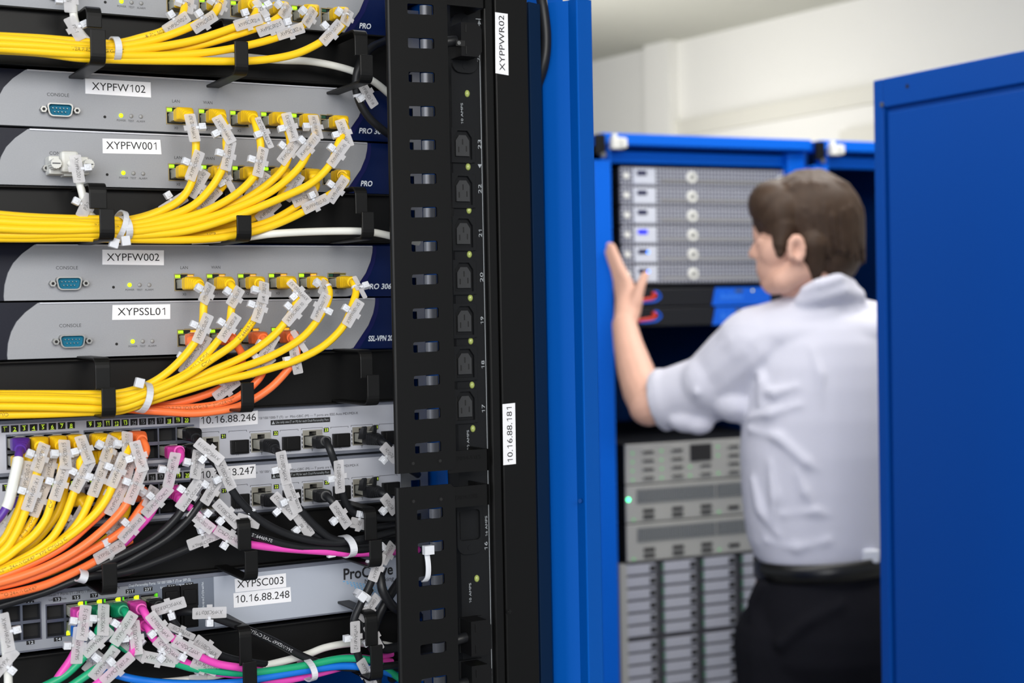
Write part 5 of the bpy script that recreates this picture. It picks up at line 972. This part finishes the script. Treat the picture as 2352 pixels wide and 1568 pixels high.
for k, (ya, n) in enumerate(((1296, 6), (1474, 6))):
    zt = z45(ya); zp = z45(1296)-z45(1324.6); zb = zt-zp*6-.006; root = thing('disk_array', ['disk array of grey drive drawers, directly below the grey servers', 'lowest disk array of grey drive drawers beside the man\'s leg'][k], 'disk array', tuple(BO+BU*.2+BN*(-.4)+V((0, 0, zb-BO.z))), 'disk arrays in the far cabinet')
    g = MB(); bu(g, su0-.004, su1, zb, zt, DS-.012, -.7); bu(g, su0-.02, su0-.002, zb, zt, DS+.001, DS-.014, 1); g.build('enclosure', [mat('array_dark_grey', (62, 62, 68), .5), sil2], root)
    for ci, (a, b) in enumerate(cu):
        for r in range(6):
            z1 = zt-.004-zp*r; z0 = z1-zp*.80; g = MB(); bu(g, a+.002, b-.002, z0-.003, z1+.001, DS-.006, DS-.014, 1); bu(g, a+.007, b-.012, z0, z1, DS, DS-.008, 0); o = g.build('drive_drawer', [carr, mat('array_grey', (96, 97, 104), .5)], root, .0015)
            g = MB(); bu(g, b-.026, b-.014, z0+.005, z1-.004, DS+.003, DS-.002); g.build('handle', darkslot, o, .001)
            g = MB(); bu(g, a+.0035, a+.0065, z0+.004, z1-.004, DS-.004, DS-.007); g.build('status_light', mat('drive_green_light', (60, 130, 90), .4, emit=.15), o)
# ------------------------------------------------------------------ open blue door on the right
hd_ = .34
p0, p1 = hz(2005, 185, EYE+hd_), hz(2352, 115, EYE+hd_); dd_ = (p1-p0).normalized(); dn = V((dd_.y, -dd_.x, 0));
if dn.x > 0: dn = -dn                                  # towards the viewer side
root = thing('cabinet_door', 'open blue cabinet door standing across the aisle, hiding the man\'s right side', 'cabinet door', (p0.x, p0.y, .05))
def dbox(mb, s0, s1, z0, z1, t0, t1, mi=0):
    c = p0+dd_*((s0+s1)/2)+dn*((t0+t1)/2); c.z = (z0+z1)/2; return mb.obox(c, dd_*((s1-s0)/2), dn*((t1-t0)/2), V((0, 0, (z1-z0)/2)), mi)
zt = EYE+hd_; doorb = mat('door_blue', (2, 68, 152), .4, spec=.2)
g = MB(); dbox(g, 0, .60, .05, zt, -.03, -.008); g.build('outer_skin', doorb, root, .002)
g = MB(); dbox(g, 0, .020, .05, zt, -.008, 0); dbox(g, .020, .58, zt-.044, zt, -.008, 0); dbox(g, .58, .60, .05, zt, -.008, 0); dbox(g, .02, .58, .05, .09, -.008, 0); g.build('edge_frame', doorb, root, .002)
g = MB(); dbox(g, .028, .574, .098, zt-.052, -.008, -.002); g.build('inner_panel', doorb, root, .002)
def dpt(px, py):
    r = ray(px, py); return CAM+r*((p0-CAM).dot(dn)/r.dot(dn))
c = dpt(2084, 198); g = MB(); g.cyl(c-dn*.001, c+dn*.0004, .0032); g.build('bolt_hole', void, root)
c = dpt(2027, 240); g = MB(); g.cyl(c-dn*.002, c+dn*.002, .0036); g.build('screw', metal, root)
# ================================================================== MAN AT THE FAR CABINET
RH = V((RT.x, RT.y, 0)).normalized(); FH = V((FW.x, FW.y, 0)).normalized(); ZZ = V((0, 0, 1))
def M(px, py, d=.42, s=0.0):
    """point at the man's distance: d shifts it towards the far cabinet, s metres nearer along the view"""
    return CAM+ray(px, py)*(2.90+(.42-d)-s)
def cap_(mb, a, b, ra, rb, n=14):
    a, b = V(a), V(b); t = (b-a); l = t.length; t = t.normalized() if l > 1e-6 else ZZ
    u = t.cross(RH if abs(t.dot(RH)) < .9 else ZZ).normalized(); w_ = t.cross(u); vs, fs, R = [], [], []
    for k in range(1, 6): th = pi/2*k/5; R.append((a-t*ra*cos(th), ra*sin(th)))
    for k in range(1, 5): R.append((a.lerp(b, k/5), ra+(rb-ra)*k/5))
    for k in range(5, 0, -1): th = pi/2*k/5; R.append((b+t*rb*cos(th), rb*sin(th)))
    vs.append(a-t*ra)
    for c, r in R: vs += [c+(u*cos(2*pi*i/n)+w_*sin(2*pi*i/n))*r for i in range(n)]
    vs.append(b+t*rb); L = len(vs)-1; K = len(R)
    for i in range(n):
        j = (i+1) % n; fs.append((0, 1+j, 1+i)); fs.append((L, L-n+i, L-n+j))
        for k in range(K-1): o = 1+k*n; fs.append((o+i, o+j, o+j+n, o+i+n))
    mb.add(vs, fs, 0, True)
def chain(mb, pts):
    for (a, ra), (b, rb) in zip(pts, pts[1:]): cap_(mb, a, b, ra, rb)
def ell(mb, c, f, s, z, fd=None, sd=None): mb.ball(c, (fd or RH)*f, (sd or FH)*s, ZZ*z, 36, 26)
def remesh(name, mb, vox, mats, parent=None, smooth=6, fac=.5):
    o = mb.build(name, mats); md = o.modifiers.new('r', 'REMESH'); md.mode = 'VOXEL'; md.voxel_size = vox; md.use_smooth_shade = True
    sm = o.modifiers.new('s', 'SMOOTH'); sm.iterations = smooth; sm.factor = fac
    dg = bpy.context.evaluated_depsgraph_get(); dg.update(); me = bpy.data.meshes.new_from_object(o.evaluated_get(dg)); o.modifiers.clear(); old = o.data; o.data = me; bpy.data.meshes.remove(old)
    me.name = name; me.materials.clear()
    for mt in (mats if isinstance(mats, (list, tuple)) else [mats]): me.materials.append(mt)
    for p in me.polygons: p.use_smooth = True; p.material_index = 0
    if parent: o.parent = parent
    return o
skin = mat('skin', (226, 178, 156), .55, noise=(30, .05)); hairm = mat('brown_hair', (68, 52, 40), .55, spec=.25, noise=(60, .35), bump=(45, .6, (1, 1, .12)))
shirtm = mat('white_shirt_cotton', (216, 216, 228), .8, bump=(14, .35, (1, 1, .5))); trou = mat('charcoal_trousers', (24, 24, 29), .9, spec=.1, noise=(80, .1)); beltm = mat('black_leather', (14, 14, 15), .35)
fd = (-RH*cos(radians(22))+FH*sin(radians(22))).normalized(); sd = fd.cross(ZZ); sd = sd if sd.dot(FH) < 0 else -sd    # face direction, ear side towards viewer
H = M(1852, 530)
def hp(px, py, s=0.0): return M(px, py, .42, s)
b = MB()
ell(b, H+ZZ*.012, .096, .074, .098, fd, sd)                      # skull
ell(b, hp(1814, 562, -.005), .062, .060, .080, fd, sd)              # face block
ell(b, hp(1800, 612, .0), .054, .054, .050, fd, sd)             # jaw
chain(b, [(hp(1835, 622, .045), .030), (hp(1800, 645, .045), .026), (hp(1776, 652, .01), .022), (hp(1768, 650, -.015), .018)])
ell(b, hp(1786, 578, .034), .036, .026, .036, fd, sd)            # cheek
chain(b, [(hp(1748, 520, -.02), .017), (hp(1744, 542, -.022), .013)])         # brow
chain(b, [(hp(1748, 545, -.028), .008), (hp(1737, 566, -.030), .009), (hp(1730, 583, -.032), .0105)])   # nose
ell(b, hp(1740, 588, -.018), .011, .011, .008, fd, sd)
ell(b, hp(1753, 609, -.02), .013, .020, .007, fd, sd); ell(b, hp(1754, 621, -.02), .013, .019, .007, fd, sd)   # lips
ell(b, hp(1765, 648, -.02), .017, .020, .015, fd, sd)                  # chin
ell(b, hp(1750, 556, .02), .012, .014, .012, fd, sd)             # eye
for k in range(9):
    t = radians(-60+k*34); b.ball(hp(1829+15*cos(t), 573-27*sin(t), .084), sd*.008, fd*.008, ZZ*.009, 10, 8)
ell(b, hp(1827, 575, .070), .012, .010, .024, fd, sd); ell(b, hp(1822, 597, .074), .008, .006, .008, fd, sd)
chain(b, [(hp(1850, 590), .060), (hp(1862, 650), .060), (hp(1880, 720), .066)])    # neck
# torso, arms and legs under the clothes, one body
SH = M(1722, 800, .40, .0); EL = M(1491, 932, .28, .02); WR = M(1434, 745, .09)
chain(b, [(M(1890, 780), .075), (M(1880, 950), .10), (M(1880, 1120), .10), (M(1885, 1290), .10)])
chain(b, [(M(1880, 745), .06), (SH, .06)]); chain(b, [(SH, .055), (M(1610, 890, .34), .050), (EL, .042)])
chain(b, [(EL, .041), (M(1476, 900, .24), .042), (M(1459, 848, .19), .039), (M(1444, 795, .13), .033), (WR, .0275)])
SR = M(2050, 790, .40); chain(b, [(M(1890, 775), .055), (SR, .055), (M(2085, 960, .36), .045), (M(2075, 1150, .26), .036), (M(2060, 1180, .2), .03)]); ell(b, M(2055, 1215, .18), .03, .02, .05)
HL, HR_ = M(1830, 1370, .42), M(1945, 1370, .40)
for hp_, dx in ((HL, 0), (HR_, 0)):
    kx = hp_+V((0, 0, -.42)); fx_ = V((kx.x, kx.y, .08)); chain(b, [(hp_, .085), (kx, .062), (fx_, .042)]); cap_(b, fx_, fx_-BN*.14-ZZ*.03, .04, .032)
# hand: palm, four fingers curling round the post, thumb out to the side
PK = [M(1421, 655, .028), M(1427, 648, .036), M(1435, 646, .046), M(1444, 652, .056)]
PC = M(1437, 700, .055)
for k, q in enumerate(PK): chain(b, [(WR, .024), (PC.lerp(q, .3), .019), (q, .0125)])
chain(b, [(WR, .024), (M(1450, 715, .07), .022), (M(1462, 690, .075), .015)])
for k, (ang_, ln_) in enumerate(((112, .078), (106, .086), (102, .082), (96, .066))):
    q = PK[k]; t1 = q+RH*(-.005)+ZZ*(ln_*.42)-BN*(.004+.004*k); t2 = t1+RH*(-.004)+ZZ*(ln_*.32)-BN*.012; t3 = t2+RH*(-.002)+ZZ*(ln_*.24)-BN*.010
    chain(b, [(q, .0112), (t1, .0102), (t2, .0092), (t3, .0078)])
chain(b, [(M(1460, 692, .075), .0145), (M(1470, 660, .074), .0118), (M(1479, 637, .070), .0098), (M(1482, 630, .069), .0085)])
man = remesh('person', b, .0042, skin, None, 5, .5)
tag_(man, 'man in a white shirt and dark trousers seen from behind, hand on the far cabinet', 'person')
# hair
h = MB(); HC = hp(1856, 520)
def hpx(px, py, s=0.0): return hp(px, py, s)
ell(h, hp(1782, 470, .0), .054, .076, .050, fd, sd); ell(h, hp(1800, 490, .02), .050, .064, .055, fd, sd); ell(h, hp(1853, 492), .108, .085, .084, fd, sd); ell(h, hp(1905, 540), .066, .080, .095, fd, sd); ell(h, hp(1912, 598), .052, .072, .048, fd, sd)
chain(h, [(hp(1800, 520, .055), .028), (hp(1793, 560, .062), .016), (hp(1792, 582, .064), .009)])        # sideburn
chain(h, [(hp(1868, 560, .062), .030), (hp(1868, 610, .055), .022), (hp(1872, 640, .05), .012)])       # behind the ear
random.seed(3)
for k in range(12):                                             # fringe over the forehead
    f = k/11; chain(h, [(hp(1800+20*f, 425+6*f, .06*f), .007), (hp(1752+26*f, 448+8*f, .062*f-.01), .007), (hp(1732+34*f, 476+26*f, .072*f-.01), .006), (hp(1733+34*f, 496+30*f, .068*f-.01), .003)])
for k in range(170):                                             # combed locks over the cap and back
    th = random.uniform(0, 2*pi); e = fd*cos(th)*.100+sd*sin(th)*.080; back = cos(th) < .15
    c1 = hp(1853, 492)+e*.80+ZZ*random.uniform(.040, .056); lw = random.uniform(-.10, -.04) if back else random.uniform(-.02, .0)
    c2 = hp(1858, 492)+e*1.02+ZZ*random.uniform(-.012, .01); r = random.uniform(.0045, .0075)
    chain(h, [(hp(1862, 470)+e*.25+ZZ*.062, r), (c1, r), (c2, r*.9)]+([(hp(1872, 492)+e*.93+ZZ*lw, r*.5)] if back else []))
hair = remesh('hair', h, .0032, hairm, man, 2, .4)
# shirt
s = MB()
ell(s, M(1895, 772), .195, .094, .060); chain(s, [(M(1880, 760), .085), (M(1735, 800, .41), .082)])
chain(s, [(M(1890, 752), .07), (SR, .078), (M(2085, 960, .36), .066), (M(2080, 1060, .3), .06)])
LV = [(735, 1800, 1985, .074), (755, 1768, 2024, .092), (790, 1742, 2046, .106), (840, 1722, 2056, .117), (890, 1714, 2060, .124), (960, 1706, 2062, .130), (1040, 1702, 2062, .132), (1120, 1705, 2058, .130), (1190, 1711, 2054, .127), (1240, 1719, 2052, .124), (1275, 1734, 2049, .120), (1296, 1748, 2046, .114)]
def loft(mb, lv, n=36):
    vs, fs = [], []
    for y, xl, xr, dp in lv:
        l, r = M(xl, y), M(xr, y); c = (l+r)/2; c.z = l.z; a_ = (r-l).length/2
        for k in range(n):
            ct, st = cos(2*pi*k/n), sin(2*pi*k/n); vs.append(c+RH*(a_*abs(ct)**.85*(1 if ct > 0 else -1))-FH*(dp*abs(st)**.9*(1 if st > 0 else -1)))
    K = len(lv)
    for i in range(K-1):
        for k in range(n): j = (k+1) % n; fs.append((i*n+k, (i+1)*n+k, (i+1)*n+j, i*n+j))
    fs += [tuple(range(n)), tuple(range(K*n-1, (K-1)*n-1, -1))]; mb.add(vs, fs, 0, True)
def surf(px, py):
    for (y0, l0, r0, d0), (y1, l1, r1, d1) in zip(LV, LV[1:]):
        if y0 <= py <= y1: f = (py-y0)/(y1-y0); l, r, d = l0+(l1-l0)*f, r0+(r1-r0)*f, d0+(d1-d0)*f; break
    else: l, r, d = LV[-1][1:]
    u = min(.98, abs((px-(l+r)/2)/((r-l)/2))); return d*(1-u**2)**.5
loft(s, LV)
chain(s, [(M(1745, 800, .41), .086), (M(1690, 845, .38), .080), (M(1640, 885, .35), .072), (M(1605, 905, .33), .066)])
ell(s, M(1640, 880, .35, .02), .07, .06, .062); ell(s, M(1690, 930, .40, .0), .045, .05, .035)
s.cyl(M(1650, 885, .355), M(1512, 920, .295), .070, .058, 24); s.cyl(M(1548, 913, .31), M(1508, 921, .295), .063, .060, 24); s.cyl(M(1528, 917, .30), M(1516, 919, .297), .0655, .0655, 24)
ell(s, M(1575, 868, .32), .035, .03, .025); ell(s, M(1580, 965, .32, .03), .04, .03, .025); ell(s, M(1605, 975, .33, .03), .03, .025, .02)
chain(s, [(M(1850, 668, .42, .062), .012), (M(1880, 655, .42, .075), .014), (M(1925, 642, .42, .07), .014), (M(1955, 655, .42, .04), .013)])   # collar
chain(s, [(M(1846, 690, .42, .052), .018), (M(1880, 680, .42, .066), .020), (M(1930, 668, .42, .064), .020), (M(1965, 680, .42, .036), .020)]); chain(s, [(M(1850, 665, .42, -.06), .016), (M(1830, 700, .42, -.05), .03)])
ell(s, M(1888, 715), .094, .072, .055)
FOLD = [[(1745, 893), (1780, 903), (1830, 888)], [(1722, 958), (1770, 950), (1840, 930)], [(1722, 985), (1790, 1005), (1850, 1060), (1885, 1082)], [(1995, 960), (1960, 1030), (1900, 1080)], [(2000, 1010), (1975, 1080), (1960, 1160)], [(1800, 1182), (1870, 1172), (1940, 1190), (1990, 1218)], [(1730, 1100), (1748, 1170), (1792, 1230)], [(1770, 1060), (1780, 1140), (1775, 1210)], [(1760, 1240), (1830, 1256), (1900, 1240), (1990, 1212)], [(1865, 800), (1884, 860), (1886, 930)], [(1745, 830), (1752, 880), (1745, 930)], [(1830, 1080), (1850, 1130), (1870, 1165)]]
for f in FOLD: chain(s, [(M(x, y, .42, surf(x, y)-.007), .0125 if 0 < i < len(f)-1 else .007) for i, (x, y) in enumerate(f)])
for f in ([(1660, 825), (1672, 870), (1662, 930)], [(1700, 850), (1690, 900), (1672, 940)], [(1610, 850), (1600, 900), (1590, 950)], [(1640, 850), (1628, 900), (1612, 955)]): chain(s, [(M(x, y, .35, .066-.00002*(y-890)**2), .010 if i == 1 else .006) for i, (x, y) in enumerate(f)])
shirt = remesh('shirt', s, .0052, shirtm, man, 5, .5)
# trousers
t = MB()
loft(t, [(1298, 1744, 2048, .116), (1330, 1740, 2056, .126), (1380, 1732, 2066, .138), (1440, 1726, 2072, .145), (1500, 1724, 2076, .142), (1540, 1740, 2060, .12)])
for q, w_ in ((M(1815, 1480), .112), (M(1965, 1480), .112)):
    kx = V((q.x, q.y, q.z-.36)); fx_ = V((q.x, q.y, .10)); chain(t, [(q, w_), (kx, .085), (fx_, .075)])
for f in ([(1745, 1345, .06), (1728, 1385, .05), (1733, 1450, .05)], [(1790, 1480, .12), (1850, 1430, .14), (1930, 1390, .14)]): chain(t, [(M(x, y, .42, d_-.01), .012) for x, y, d_ in f])
remesh('trousers', t, .007, trou, man, 4, .5)
g = MB(); l, r = M(1736, 1304), M(2060, 1272); c = (l+r)/2; n = 40; a_ = (r-l)/2; bb = FH*.130; hh = ZZ*.018; vs = []
for o_ in (0, .004):
    for s_ in (-1, 1): vs += [c+a_*(1+o_/.16)*cos(2*pi*k/n)+bb*(1+o_/.13)*sin(2*pi*k/n)+hh*s_ for k in range(n)]
fs = []
for k in range(n):
    j = (k+1) % n; fs += [(k, k+n, j+n, j), (k+2*n, j+2*n, j+3*n, k+3*n), (k, j, j+2*n, k+2*n), (k+n, k+3*n, j+3*n, j+n)]
g.add(vs, fs, 0, True); belt = g.build('belt', beltm, man)
g = MB(); q = M(2000, 1277, .42, .115); g.obox(q, RH*.016, FH*.006, ZZ*.013); g.build('belt_clip', mat('white_plastic_clip', (230, 232, 238), .4), man, .004)
# shoes
for q in (M(1815, 1480), M(1965, 1480)):
    g = MB(); f0 = V((q.x, q.y, .045)); chain(g, [(f0+BN*.03, .045), (f0-BN*.10, .045), (f0-BN*.17-ZZ*.005, .036)]); remesh('shoe', g, .008, beltm, man, 2)
